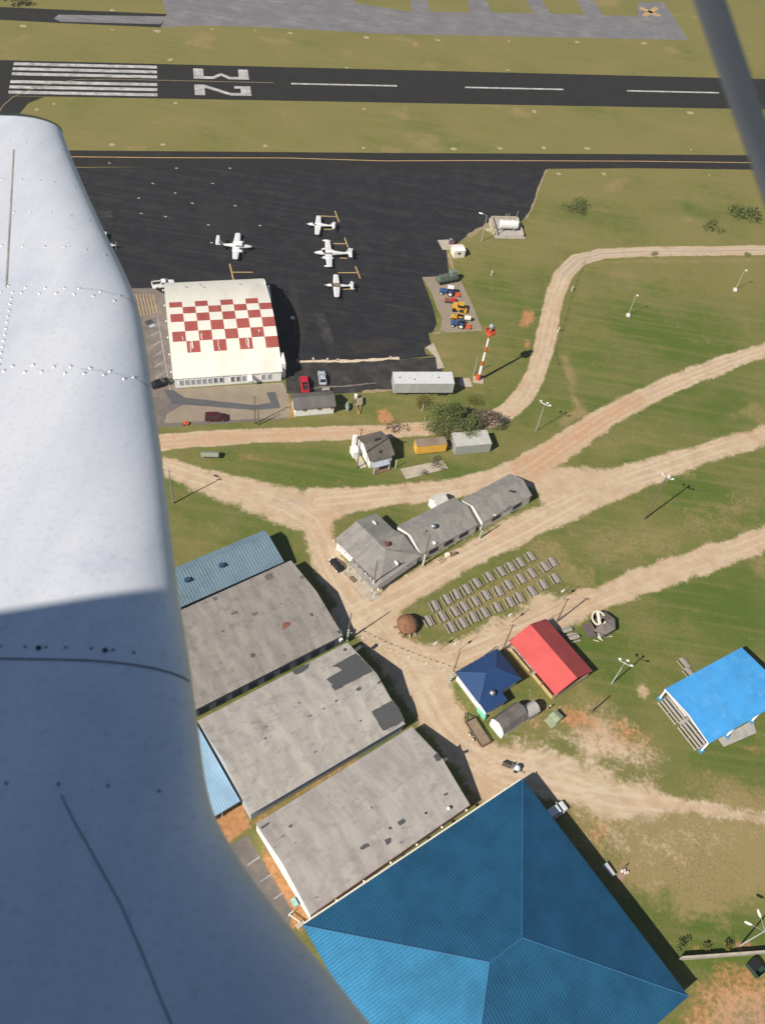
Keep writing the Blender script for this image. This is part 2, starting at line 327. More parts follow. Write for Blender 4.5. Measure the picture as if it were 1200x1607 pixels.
def ground_mat():
    m, t, b = nodes("ground_cover"); k = NT(t)
    pos = k.n("NewGeometry").outputs['Position']
    A = k.n("SeparateColor", k.n("Attribute", attribute_name="ga").outputs['Color'])
    gb_ = k.n("Attribute", attribute_name="gb"); B = k.n("SeparateColor", gb_.outputs['Color']); rut = gb_.outputs['Alpha']
    dirt, clay, grav = A.outputs[0], A.outputs[1], A.outputs[2]; lush, dry, yel = B.outputs[0], B.outputs[1], B.outputs[2]
    n20 = k.noise(pos, .06, 4, .6); n3 = k.noise(pos, .35, 5, .65); n1 = k.noise(pos, 1.3, 5, .7); nf = k.noise(pos, 5, 4, .75)
    mow = k.noise(k.scaled(pos, (.03, .55, 1)), 1, 3, .5)
    def jig(v, amt): return k.math('ADD', v, k.math('ADD', k.math('MULTIPLY', k.math('SUBTRACT', n1, .5), amt), k.math('MULTIPLY', k.math('SUBTRACT', n3, .5), amt*.8)))
    g = k.mix(k.step(jig(lush, .9), .15, .95), GRASS_DRY, GRASS_LUSH)
    g = k.mix(k.math('MULTIPLY', k.step(n20, .4, .68), .4), g, GRASS_TAN)
    g = k.mix(k.math('MULTIPLY', k.step(mow, .45, .7), .35), g, GRASS_TAN)
    g = k.mix(k.math('MULTIPLY', k.step(jig(dry, 1.2), .25, .85), .85), g, DRYTAN)
    g = k.mix(k.math('MULTIPLY', k.step(jig(yel, 1), .3, .7), .7), g, (.22, .17, .035))
    g = k.mix(k.math('MULTIPLY', k.step(nf, .42, .7), .42), g, k.mix(.5, g, (.03, .04, .012)))
    tuft = k.noise(pos, 2.4, 3, .8); wd = k.noise(pos, .12, 5, .65)
    g = k.mix(k.math('MULTIPLY', k.math('MULTIPLY', k.step(tuft, .5, .68), k.step(wd, .42, .62)), .6), g, (.045, .065, .016))
    d = k.mix(k.step(n3, .35, .65), DIRT_A, DIRT_B)
    d = k.mix(k.step(jig(grav, .8), .35, .85), d, GRAVEL)
    d = k.mix(k.math('MULTIPLY', k.step(n20, .45, .7), .22), d, CLAYL)
    d = k.mix(k.math('MULTIPLY', k.step(nf, .5, .78), .25), d, tuple(x*.6 for x in DIRT_A))
    d = k.mix(k.math('MULTIPLY', k.step(k.math('ADD', rut, k.math('MULTIPLY', k.math('SUBTRACT', n1, .5), .5)), .15, .8), .42), d, (.66, .55, .42))
    d = k.mix(k.math('MULTIPLY', k.step(k.noise(pos, .16, 6, .7), .5, .72), .45), d, (.36, .26, .17))
    c = k.mix(k.step(jig(dirt, .9), .28, .7), g, d)
    cl = k.mix(k.step(n1, .35, .65), CLAY, CLAYL)
    c = k.mix(k.math('MULTIPLY', k.step(jig(clay, 1.0), .25, .8), .9), c, cl)
    k.put(b.inputs['Base Color'], c); b.inputs['Roughness'].default_value = 1; b.inputs['Specular IOR Level'].default_value = .05
    h = k.math('ADD', k.math('MULTIPLY', n1, .5), k.math('MULTIPLY', nf, .3))
    k.put(b.inputs['Normal'], k.bump(h, .7, .25)); return m
GRASS_DRY = (.21, .19, .066); GRASS_LUSH = (.095, .14, .027); GRASS_TAN = (.27, .22, .095); DRYTAN = (.33, .245, .115)
DIRT_A = (.49, .36, .24); DIRT_B = (.56, .435, .3); GRAVEL = (.37, .32, .265); CLAY = (.43, .18, .08); CLAYL = (.53, .28, .135)
GM = ground_mat()
def sheet(X0, X1, Y0, Y1, step, name_g, name_r):
    xs = np.linspace(X0, X1, int(round((X1-X0)/step))+1); ys = np.linspace(Y0, Y1, int(round((Y1-Y0)/step))+1)
    X, Y = np.meshgrid(xs, ys); ru, d, c, g, l, dr, ye = fields(X, Y)
    nx, ny = len(xs), len(ys); idx = np.arange(nx*ny).reshape(ny, nx)
    q = np.stack([idx[:-1, :-1], idx[:-1, 1:], idx[1:, 1:], idx[1:, :-1]], -1).reshape(-1, 4)
    Z = fbm(X, Y, 6, 40)*.02
    co = np.stack([X, Y, Z], -1).reshape(-1, 3)
    ga = np.stack([d, c, g, np.ones_like(d)], -1).reshape(-1, 4); gb = np.stack([l, dr, ye, ru], -1).reshape(-1, 4)
    fm = d.reshape(-1)[q].mean(1) > .5
    for sel, nm in ((~fm, name_g), (fm, name_r)):
        if nm is None or not sel.any(): continue
        qq = q[sel]; u, inv = np.unique(qq, return_inverse=True); inv = inv.reshape(-1, 4)
        me = bpy.data.meshes.new(nm); me.vertices.add(len(u)); me.vertices.foreach_set('co', co[u].ravel())
        me.loops.add(inv.size); me.loops.foreach_set('vertex_index', inv.ravel().astype(np.int32))
        me.polygons.add(len(inv)); me.polygons.foreach_set('loop_start', np.arange(0, inv.size, 4, dtype=np.int32))
        me.polygons.foreach_set('loop_total', np.full(len(inv), 4, dtype=np.int32))
        me.update(calc_edges=True)
        for an, arr in (('ga', ga), ('gb', gb)):
            at = me.attributes.new(an, 'FLOAT_COLOR', 'POINT'); at.data.foreach_set('color', arr[u].ravel().astype(np.float32))
        me.polygons.foreach_set('use_smooth', [True]*len(me.polygons))
        me.materials.append(GM); o = bpy.data.objects.new(nm, me); COL.objects.link(o); struct(o)
sheet(-135, 135, 0, 261, .54, "ground", "dirt_road")
sheet(-270, 270, 261, 501, 2.0, "airfield_grass", None)
far = MB()
for (a, b, c, d) in ((-6000,-6000,6000,0),(-6000,501,6000,6000),(-6000,0,-270,501),(270,0,6000,501),(-270,0,-135,261),(135,0,270,261)):
    far.poly([(a,b,0),(c,b,0),(c,d,0),(a,d,0)])
fo = struct(far.build("distant_grass", GM, fix=False))
for an, v in (('ga', (0, 0, 0, 1)), ('gb', (.3, .2, 0, 0))):
    at = fo.data.attributes.new(an, 'FLOAT_COLOR', 'POINT'); at.data.foreach_set('color', list(v)*len(fo.data.vertices))
# paved sheets, each a little above the one below
def slab(name, pix, z, mat, world=False):
    pts = [Vector(p) for p in pix] if world else [W(*p) for p in pix]
    return struct(MB().prism([(p.x, p.y) for p in pts], z-.25, z).build(name, mat))
ASPH = M_asphalt("dark_asphalt", (.018, .019, .023), (.06, .06, .063), .6)
ASPHR = M_asphalt("runway_asphalt", (.021, .021, .021), (.045, .043, .041), .5)
ASPHW = M_asphalt("worn_asphalt", (.03, .03, .031), (.13, .115, .1), .55, (.3, .3, 1), .2)
ASPHG = M_asphalt("old_grey_asphalt", (.16, .155, .165), (.3, .285, .28), .8, (.05, .5, 1), .15)
LOT = M_asphalt("parking_lot_surface", (.15, .13, .12), (.3, .25, .2), .8, (.3, .3, 1), .12)
LOTT = M_asphalt("tan_hardstanding", (.27, .22, .165), (.36, .3, .22), .8, (.3, .3, 1), .15)
RA = W(457, 131.3); RB = W(1125, 145.6); RD = (RB-RA).normalized(); RN = Vector((-RD.y, RD.x, 0)); RW = 23.4
def rp(u, v): return RA + RD*u + RN*v            # along / across the runway, origin at the first centre stripe
strip = lambda u0, u1, v0, v1: [rp(u0, v0), rp(u1, v0), rp(u1, v1), rp(u0, v1)]
runway = slab("runway", strip(-100, 420, -RW/2, RW/2), .02, ASPHR, True)
apron = slab("apron", [(-500,262),(60,264),(240,262),(500,266),(858,265),(846,292),(833,330),(818,347),(795,345),(762,352),(735,368),(716,383),(700,392),(702,410),(704,432),(676,437),(662,436),(672,462),(681,488),(685,508),(679,521),(672,523),(676,540),(665,546),(668,556),(682,558),(640,563),(560,567),(466,569),(446,560),(240,452),(-500,470)], .016, ASPH)
taxiway = slab("taxiway", [(-500,236),(110,236),(600,240),(1000,242),(1400,246),(1400,269),(1000,264),(858,265),(500,266),(240,262),(-500,262)], .02, ASPHR)
slab("access_road", [(446,560),(466,569),(560,567),(640,563),(690,560),(700,605),(620,612),(532,618),(450,617)], .02, ASPHW)
slab("turnoff", [(-200,97),(0,95),(10,95),(14,151),(70,152),(45,162),(28,182),(20,236),(-200,236)], .014, ASPHR)
slab("old_runway", [(252,-40),(520,-30),(560,5),(640,18),(860,21),(1000,26),(1000,4),(1040,3),(1080,63),(900,59),(600,53),(420,43),(320,40),(252,43),(262,24),(255,0)], .016, ASPHG)
for q in ([(640,-40),(657,-40),(676,21),(646,20)], [(725,-40),(745,-40),(772,22),(738,21)], [(800,-40),(828,-40),(864,24),(838,22)], [(882,-40),(905,-40),(948,28),(918,24)]):
    slab("stub_taxiway", q, .012, ASPHG)
slab("old_taxiway", [(-300,-10),(0,11),(262,22),(252,43),(90,36),(0,31),(-300,16)], .012, ASPHR)
slab("old_taxiway_patch", [(85,29),(92,23),(262,26),(252,38),(95,34)], .02, ASPHG)
slab("parking_lot", [(150,455),(262,450),(290,612),(300,640),(440,645),(452,657),(300,668),(150,676)], .012, LOT)
slab("hardstanding", [(272,611),(444,600),(452,618),(456,655),(300,662),(258,664),(262,650),(300,628),(270,625)], .02, LOTT)
slab("resurfaced_drive", [(258,612),(272,612),(290,624),(400,636),(425,632),(418,616),(432,615),(440,640),(400,644),(330,638),(270,634)], .028, M_asphalt("patched_asphalt", (.1, .1, .11), (.16, .15, .15), .6))
slab("equipment_pad", [(662,435),(702,433),(722,440),(742,480),(757,519),(700,522),(690,518),(694,500),(686,485),(676,457)], .024, LOTT)
slab("apron_edge_pad", [(686,377),(703,376),(716,384),(717,397),(706,392),(694,392)], .03, CONC)
slab("apron_edge_strip", [(668,545),(680,538),(697,577),(686,579),(683,560)], .03, CONC)
slab("tower_slab", [(721,594),(736,593),(741,607),(728,607),(720,605)], .03, CONC)
slab("concrete_slab", [(628,736),(694,722),(703,735),(637,752)], .03, CONC)
slab("lower_parking_lot", [(330,1346),(388,1310),(460,1432),(440,1500),(380,1460)], .014, LOT)
slab("utility_pad", [(1126,1160),(1180,1130),(1186,1150),(1135,1172)], .016, CONCG)
# markings, children of the surface they are painted on
def mark(name, polys, parent, z=.012, mat=MARKW, zb=.02):
    mb = MB()
    for p in polys: mb.prism([(q.x, q.y) for q in p], zb-.01, zb+z)
    o = mb.build(name, mat, parent); o['kind'] = 'structure'; return o
def bar(a, b, wd):
    a, b = W(*a), W(*b); d = (b-a).normalized(); n = Vector((-d.y, d.x, 0))*wd/2
    return [a-n, b-n, b+n, a+n]
for k, v in enumerate((-9.4, -6.0, -2.6, 2.6, 6.0, 9.4)):
    mark("threshold_stripe", [strip(-89.8, -44.2, v-.95, v+.95)], runway)
u0 = -32.3
dg = lambda us, ox: [[rp(u0+v, -(ox+uu)) for uu, v in q] for q in us]
mark("runway_number", dg([[(0,15),(7,15),(7,18.3),(0,18.3)], [(0,0),(7,0),(7,3.3),(0,3.3)], [(5.3,3.3),(7,3.3),(7,6.6),(5.3,6.2)], [(5.3,15),(5.3,12),(7,11.6),(7,15)], [(5.3,6.2),(7,6.6),(4.6,9.1),(2.7,9.1)], [(2.7,9.1),(4.6,9.1),(7,11.6),(5.3,12)]], -9.1), runway)
mark("runway_number", dg([[(0,0),(7,0),(7,3.3),(0,3.3)], [(0,3.3),(1.9,3.3),(6.9,11.5),(5.2,11.5)], [(5.2,11.5),(6.9,11.5),(6.9,15),(5.2,15)], [(.6,15),(6.9,15),(6.9,18.3),(.6,18.3)], [(.6,13),(2.2,13),(2.2,15),(.6,15)]], 2.0), runway)
for k in range(6): mark("centreline_stripe", [strip(61*k, 61*k+36.6, -.5, .5)], runway)
lead = [(-2,178),(5,166),(20,153),(45,142),(80,132),(120,125),(180,124.5),(300,127),(430,130)]
mark("lead_in_line", [bar(a, b, .3) for a, b in zip(lead[:-1], lead[1:])], runway, .02, M("faded_yellow_paint", (.27, .21, .13), .9, var=.3, scale=.3))
tl = [(-200,242.5),(110,246),(250,247.5),(450,248),(600,252.5),(760,252),(1000,253),(1300,257)]
mark("taxiway_line", [bar(a, b, .35) for a, b in zip(tl[:-1], tl[1:])], taxiway, .012, MARKY)
for g in ([((525.3,331),(531.9,348.5)),((501,339),(528,340))], [((540.5,373),(546,388)),((517,382.3),(543,382.5))], [((557.5,418),(565,437)),((530,428),(560,428))], [((360.4,414),(366.7,441)),((364,427.3),(396.5,427.3))],
          [((495,358),(499,369)),((506,359.7),(522,360))], [((533,405),(545,405.5))], [((535,454),(559,453.3))]):
    mark("tie_down_mark", [bar(a, b, .35) for a, b in g], apron, .012, MARKY, .016)
mark("closed_cross", [bar((1004,12.5), (1035,25), 2.2), bar((1010,25), (1030,12), 2.2)], bpy.data.objects["old_runway"], .012, MARKY, .02)
lot = bpy.data.objects["parking_lot"]
pk = [((254+i*-9.2, 463-i*.2), (262-i*9, 492+i*.6)) for i in range(6)] if False else [((240-i*5.2, 462), (246.5-i*4.9, 491+i*1.2)) for i in range(6)]
mark("bay_lines", [bar(a, b, .22) for a, b in pk], lot, .012, MARKY, .012)
pk = [((247,495),(267,612))]+[((250+i*2.6, 520+i*15.5), (236+i*2.2, 527+i*16.5)) for i in range(6)]
mark("bay_lines", [bar(a, b, .14) for a, b in pk], lot, .012, MARKW, .012)
lot2 = bpy.data.objects["lower_parking_lot"]
mark("bay_lines", [bar(a, b, .13) for a, b in (((408,1344.5),(388,1358)),((425,1373),(408,1384)),((444,1401),(430,1411)))], lot2, .012, MARKW, .014)
# sand and gravel that has drifted along joints, and the pale pads round the airfield lights
SAND = M("pale_sand", (.62, .5, .36), 1, var=.12)
def ragged(pts, wd, seed, z=.032):
    rr = random.Random(seed); up, dn = [], []
    for a, b in zip(pts[:-1], pts[1:]):
        A, B = W(*a), W(*b); n = max(2, int((B-A).length/1.2)); d = (B-A).normalized(); nn = Vector((-d.y, d.x, 0))
        for i in range(n):
            p = A.lerp(B, i/n); up.append(p+nn*wd*rr.uniform(.2, .8)); dn.append(p-nn*wd*rr.uniform(.2, .8))
    mb = MB()
    for i in range(len(up)-1): mb.poly([(q.x, q.y, z) for q in (dn[i], dn[i+1], up[i+1], up[i])])
    return mb
for i, (pts, wd) in enumerate([([(467,568),(500,567),(560,566.5),(600,563.5),(635,562)], .8)]):
    struct(ragged(pts, wd, i).build("sand_drift", SAND, fix=False))
EDGE = M("sandy_edge", (.3, .23, .14), 1, var=.3, scale=2)
for i, (pts, wd) in enumerate([([(704,398),(708,415),(716,432),(724,441)], .9), ([(735,372),(748,362),(764,354),(780,352)], 1.6), ([(690,520),(683,524),(675,524)], .8), ([(857,266),(845,295),(834,328),(822,346)], .6), ([(690,603),(640,610),(560,616)], 1.0), ([(676,438),(690,436)], .7)]):
    struct(ragged(pts, wd, 60+i, .026).build("sandy_edge", EDGE, fix=False))
for i, (a, b) in enumerate([((492,566),(489,556)),((514,566),(512,558)),((612,562),(612,556)),((468,568),(466,560)),((530,566),(530,560))]):
    struct(ragged([a, b], .5, 30+i).build("sand_drift", SAND, fix=False))
struct(ragged([(480,612),(505,607),(540,606),(580,602),(600,600)], .35, 77).build("gravel_drift", M("grey_gravel", (.24, .2, .17), 1, var=.3, scale=3), fix=False))
pads = [(37,41),(177,47),(247,49),(333,46),(401,48),(455,52),(575,59),(85,163),(58,172),(276,162),(176,227),(256,227),(416,229),(570,232),(571,171),(267,94),(544,106),(687,63),(798,65),(905,66),(1010,68),(796,110),(838,175),(1082,177),(712,234),(784,233),(853,232),(921,233),(1083,235),(876,273),(947,273),(1112,275),(480,40/4),(352/2,16)]
for i, (px, py) in enumerate(pads):
    c = W(px, py); rr = random.Random(i); r0 = rr.uniform(.4, .95); kx = rr.uniform(.8, 1.6)
    struct(MB().poly([(c.x+r0*kx*math.cos(t)*rr.uniform(.75, 1.15), c.y+r0*1.2*math.sin(t)*rr.uniform(.75, 1.15), .03) for t in [2*math.pi*j/14 for j in range(14)]]).build("light_pad", M("tan_gravel_pad", (.4, .32, .2), 1, var=.2), fix=False))
for px, py in [(172,256),(277,264),(361,264),(240,288),(218,311),(302,319),(334,288),(275,303),(260,340),(222,335),(327,353),(369,323),(408,354),(332,381),(461,500)]:
    c = W(px, py); struct(MB().cbox((c.x, c.y, .02), (.7, .45, .03)).build("tie_down_plate", CONCG))
def skid(name, pts, z, mat): return struct(MB().poly([(W(*p).x, W(*p).y, z) for p in pts]).build(name, mat, fix=False))
skid("concrete_patch", [(492,491),(508,491),(520,520),(524,540),(510,540),(500,515)], .024, ASPHW)
skid("concrete_patch", [(158,331),(176,331),(178,341),(160,341)], .024, ASPHW)
skid("apron_patch", [(452,440),(462,438),(480,520),(470,560),(462,520)], .022, M_asphalt("brownish_asphalt", (.03, .028, .027), (.06, .055, .05), .7))
skid("apron_patch", [(540,536),(600,530),(640,545),(560,556)], .022, MC_["f"] if False else bpy.data.materials["brownish_asphalt"])
skid("apron_patch", [(310,328),(378,328),(384,366),(312,366)], .024, M_asphalt("faded_asphalt", (.024, .024, .027), (.05, .05, .05), .6))
# ------------------------------------------------------------------ BUILDINGS
SH1 = M_shingle("brown_grey_shingles", (.25, .225, .205), (.35, .315, .28), (.14, .125, .115), 1)
SH2 = M_shingle("pale_grey_shingles", (.365, .335, .305), (.48, .445, .395), (.2, .18, .17), 23)
SH3 = M_shingle("mid_grey_shingles", (.35, .32, .3), (.46, .42, .385), (.22, .2, .195), 51)
SH4 = M_shingle("house_grey_shingles", (.245, .23, .215), (.33, .31, .285), (.16, .147, .138), 77)
SHB = M_shingle("dark_brown_shingles", (.13, .115, .1), (.19, .165, .14), (.075, .065, .06), 91)
SHP = M("new_dark_shingles", (.085, .085, .088), .95, var=.2, scale=3)
SHPW = M("pale_patch", (.42, .39, .35), .95, var=.2, scale=3)
WALLW = M("white_wall", (.8, .79, .76), .7, var=.06, scale=.7, dirt=(.5, .45, .38, .25))
WALLG = M("pale_blue_wall", (.42, .44, .48), .7, var=.12)
TRIM = M("white_trim", (.8, .8, .8), .5, var=.05)
def roofed(name, label, cat, org, ang, L, Wd, prof, roofm, wallm, t=.14, ov=.35, group=None, base=0.0, wall=True, smooth=None):
    """profile: list of (y fraction, z) from the front eave to the back eave; ridge along local x"""
    root = thing(name, label, cat, org, ang, group); sg = 1 if Wd > 0 else -1; Wd = abs(Wd)
    pts = [(p[0]*Wd*sg, p[1]) for p in prof]
    up = pts; dn = [(y, z-t) for y, z in pts]
    r = MB().extr(up+dn[::-1], 0, L).build("roof", roofm, root, smooth)
    if wall:
        def at(y):
            for (y0, z0), (y1, z1) in zip(pts[:-1], pts[1:]):
                if min(y0, y1)-1e-6 <= y <= max(y0, y1)+1e-6: return z0+(z1-z0)*(y-y0)/(y1-y0+1e-9)
            return pts[-1][1]
        ya, yb = ov*sg, (Wd-ov)*sg
        inner = [(ya, at(ya)-t-.01)]+[(y, z-t-.01) for y, z in pts if ov < abs(y) < Wd-ov]+[(yb, at(yb)-t-.01)]
        MB().extr([(ya, base)]+inner+[(yb, base)], ov, L-ov).build("wall", wallm, root)
    root['_'] = 0; del root['_']
    return root, r, sg
def roofplane(root, Wd, sg, p):     # p: two profile points -> world point and normal of that slope
    a = Matrix.Rotation(root.rotation_euler.z, 3, 'Z'); Wd = abs(Wd)
    q = Vector((0, p[0][0]*Wd*sg, p[0][1])); d = Vector((0, (p[1][0]-p[0][0])*Wd*sg, p[1][1]-p[0][1]))
    n = d.cross(Vector((1, 0, 0))).normalized()
    if n.z < 0: n = -n
    return a @ q + Vector(root.location), a @ n
def patches(root, plane, polys, name, mat, parent=None, h=.03, jag=.0):
    for i, q in enumerate(polys):
        rr = random.Random(i+len(polys)); pts = [onplane(x, y, *plane) for x, y in q]
        if jag:
            o = []
            for a, b in zip(pts, pts[1:]+pts[:1]):
                n = max(1, int((b-a).length/.6)); o.append(a)
                for j in range(1, n): o.append(a.lerp(b, j/n)+Vector((rr.uniform(-jag, jag), rr.uniform(-jag, jag), 0)))
            n3 = plane[1]; pts = [p-n3*((p-plane[0]).dot(n3)) for p in o]
        lo = [local(root, p+plane[1]*.004) for p in pts]; hi = [local(root, p+plane[1]*h) for p in pts]; n = len(lo)
        MB().add(lo+hi, [tuple(range(n)), tuple(range(n, 2*n))]+[(k, (k+1) % n, n+(k+1) % n, n+k) for k in range(n)]).build(name, mat, parent or root)
def vent(root, plane, px, py, name, mat, r=.25, h=.5, ball=True):
    p = local(root, onplane(px, py, *plane)); mb = MB().tube(p-Vector((0, 0, .15)), p+Vector((0, 0, h)), r*.6, r*.6, 10)
    if ball: mb.ball(p+Vector((0, 0, h+r*.6)), (r, r, r*.9), 12, 8)
    return mb.build(name, mat, root, 40)
def opening(root, x0, x1, y, z0, z1, name, mat, out=-1, parent=None, d=.06):
    """panel on a wall that runs along local x, standing proud of it"""
    return MB().box(x0, min(y, y+out*d), z0, x1, max(y, y+out*d), z1).build(name, mat, root)
GAB = lambda he, hr, m=.5: [(0, he), (m, hr), (1, he)]
BRIGHTW = M("bright_white_wall", (.86, .85, .83), .6, var=.03, scale=.7, dirt=(.6, .55, .48, .15))
# --- three long grey sheds
def shed(label, fr, fl, br, he, hr, mat, wallm, L=None, group="long grey shingled exhibition sheds"):
    o, a, l, wd = frame(fr, fl, br, he); L = L or l
    prof = GAB(he, hr); root, r, sg = roofed("exhibition_shed", label, "building", o, a, L, wd, prof, mat, wallm, ov=.1, group=group)
    return root, r, sg, wd, L, roofplane(root, wd, sg, prof[:2]), roofplane(root, wd, sg, prof[1:])
r1, rf, sg, wd, L, pf, pb = shed("long brown-grey shed with stained patchy shingles, next to the narrow blue metal roof", (538,997), (312,1110), (455,880), 3.2, 5.0, SH1, M("blue_grey_cladding", (.16, .19, .24), .6, var=.2), 34)
patches(r1, pf, [[(443,980),(446,976),(455,976),(457,979),(452,984),(444,989)]], "rust_patch", M("rust", (.2, .09, .06), .9, var=.3), h=.02, jag=.15)
patches(r1, pf, [[(392,1026),(400,1025),(401,1030),(395,1032)], [(486,963),(490,961),(492,966),(489,968)], [(528,990),(536,988),(537,993),(531,995)], [(444,1028),(447,1027),(446,1030)], [(498,968),(500,968),(500,970)]], "dark_patch", SHP, h=.02, jag=.12)
patches(r1, pb, [[(333,938),(341,936),(342,941),(336,943)], [(415,905),(428,899),(430,906),(418,911)], [(362,962),(372,958),(374,963),(364,966)], [(395,963),(404,960),(405,963),(397,967)], [(346,991),(352,988),(353,993)], [(437,948),(443,946),(442,949)], [(470,905),(476,902),(478,907),(472,910)]], "dark_patch", M("older_shingles", (.13, .12, .112), .95, var=.2), h=.02, jag=.2)
for k in range(9):
    x = 2.0+k*3.2; opening(r1, x, x+1.6, sg*.1, .4, 2.3, "doorway", M("dark_opening", (.03, .035, .05), .9), -sg)
MB().box(0.3, -sg*.1, 2.2, .9, -sg*.6, 2.9).build("wall_unit", WHITE, r1)
r2, rf, sg, wd, L, pf, pb = shed("middle grey shed with two large dark new shingle patches on its roof", (635,1135), (393,1277), (545,1008), 3.3, 6.2, SH2, WALLG)
patches(r2, pb, [[(511.7,1066),(525,1058),(536.7,1051.7),(530,1047),(520,1046),(540,1035),(558,1025),(566,1031),(575,1041),(585,1053),(560,1066),(526,1084),(520,1078),(521,1074)], [(458,1053),(476,1044),(487,1040),(484,1048),(475,1055),(463,1059)]], "new_shingle_patch", SHP, h=.02, jag=.12)
patches(r2, pf, [[(583,1117),(600,1107),(617,1098),(627,1114),(635,1131),(618,1140),(601,1147),(592,1132)]], "new_shingle_patch", SHP, h=.02, jag=.1)
patches(r2, pf, [[(591,1072),(597,1067),(598,1071),(594,1074)], [(558,1081),(565,1077),(567,1082),(561,1085)], [(525,1099),(532,1097),(527,1103)], [(563,1131),(569,1129),(566,1133)], [(492,1180),(499,1177),(494,1182)], [(413,1160),(419,1156),(417,1161)], [(505,1112),(512,1110),(508,1114)], [(480,1125),(490,1121),(489,1124)]], "dark_patch", SHP, h=.02, jag=.12)
patches(r2, pb, [[(417,1127),(420,1126),(419,1128)], [(415,1140),(420,1139),(418,1142)], [(538,1019),(543,1016),(545,1021),(540,1022)], [(467,1103),(471,1101),(470,1105)], [(555,1020),(565,1012),(568,1016),(560,1022)]], "dark_patch", SHP, h=.02, jag=.08)
wdm = abs(wd)
MB().box(-.02, -sg*.03, 3.05, L+.02, -sg*.13, 3.38).build("gutter", WALLG, r2)
r3, rf, sg, wd, L, pf, pb = shed("nearest grey shed with scattered small dark patches, beside the big blue hip roof", (737,1263), (485,1433), (642,1143), 3.2, 5.7, SH3, BRIGHTW)
patches(r3, pf, [[(564,1331),(577,1323),(581,1327),(572,1332),(568,1334)], [(603,1318),(612,1314),(616,1320),(607,1327)], [(623,1290),(633,1284),(637,1289),(627,1296)], [(694,1191),(702,1188),(703,1192),(697,1195)], [(695,1247),(702,1243),(703,1247),(697,1249)], [(494,1409),(500,1406),(498,1409)], [(625,1323),(632,1319),(630,1323)], [(680,1187),(686,1180),(692,1193),(685,1195)]], "dark_patch", SHP, h=.02, jag=.15)
patches(r3, pf, [[(581,1312),(588,1309),(592,1314),(586,1318),(581,1316)], [(591,1305),(598,1302),(600,1307),(593,1309)], [(613,1318),(618,1317),(617,1322),(613,1322)], [(588,1339),(592,1338),(591,1342)]], "pale_patch", SHPW, h=.02, jag=.1)
patches(r3, pb, [[(408,1299),(424,1289),(422,1294),(412,1301)], [(452,1297),(458,1293),(459,1297),(455,1299)], [(440,1314),(448,1309),(446,1312),(441,1315)], [(430,1330),(434,1328),(432,1331)], [(462,1323),(466,1321),(464,1324)]], "dark_patch", SHP, h=.02, jag=.12)
patches(r3, pb, [[(560,1228),(570,1225),(572,1230),(562,1233)], [(570,1270),(580,1264),(583,1269),(573,1274)]], "pale_patch", SHPW, h=.02, jag=.15)
for px, py in ((611.7,1299.7),(667.8,1276.3)): vent(r3, pf, px, py, "roof_vent", DARK, .32, .12, False)
vent(r3, pf, 703, 1270, "roof_vent", WHITE, .3, .35)
for k in range(6): MB().ball((L*(.03+k*.165), -sg*.35, 2.9), (.22, .22, .3), 8, 6).build("flood_lamp", CREAM, r3, 50)
MB().box(0, -sg*.03, 2.98, L, -sg*.12, 3.24).build("gutter", M("rust_red_gutter", (.22, .08, .06), .7, var=.3), r3)
# --- narrow blue metal roof beside shed one
BLUER = M_ribs("faded_blue_metal", (.15, .225, .275), 0, .6, dirt=(.3, .32, .33, .35), var=.15)
o, a, l, wd = frame((446,880), (287,950), (415,834), 3.2)
bs, rf, sg = roofed("metal_roofed_shed", "long narrow shed with a faded blue metal roof and two dark vents", "building", o, a, 30, wd, [(0, 2.9), (.78, 4.1), (1, 3.7)], BLUER, M("grey_cladding", (.25, .27, .3), .7))
pl = roofplane(bs, wd, sg, [(0, 2.9), (.78, 4.1)])
for px, py in ((348,888),(294,911)):
    p = local(bs, onplane(px, py, *pl)); MB().cbox(p+Vector((0, 0, .3)), (.9, .6, .75)).cbox(p+Vector((.1, -.35*sg, .62)), (1.1, .5, .2)).build("roof_vent", M("dark_blue_metal", (.03, .07, .12), .5), bs)
# --- lean-to on the left end of shed two
A, B = W(317,1151,3.2), W(377,1257,3.2); d = (B-A); an = math.atan2(d.y, d.x); Ln = d.length+3
lt = thing("lean_to", "pale blue flat-roofed lean-to against the end of the middle grey shed", "building", (B.x, B.y, 0), an+math.pi)
MB().add([(0,0,3.0),(Ln,0,3.0),(Ln,12,2.5),(0,12,2.5),(0,0,3.12),(Ln,0,3.12),(Ln,12,2.62),(0,12,2.62)], [(3,2,1,0),(4,5,6,7),(0,1,5,4),(1,2,6,5),(2,3,7,6),(3,0,4,7)]).build("roof", M_ribs("light_blue_metal", (.27, .42, .56), 1, .45, bump=.02, dirt=(.4, .45, .5, .4), dark=.92), lt)
for x in (.3, Ln-.3):
    for y in (3.2, 6.2, 11.7): MB().box(x-.08, y-.08, 0, x+.08, y+.08, 2.6+(.38 if y < 5 else .15 if y < 8 else 0)-.1).build("post", WHITE, lt)
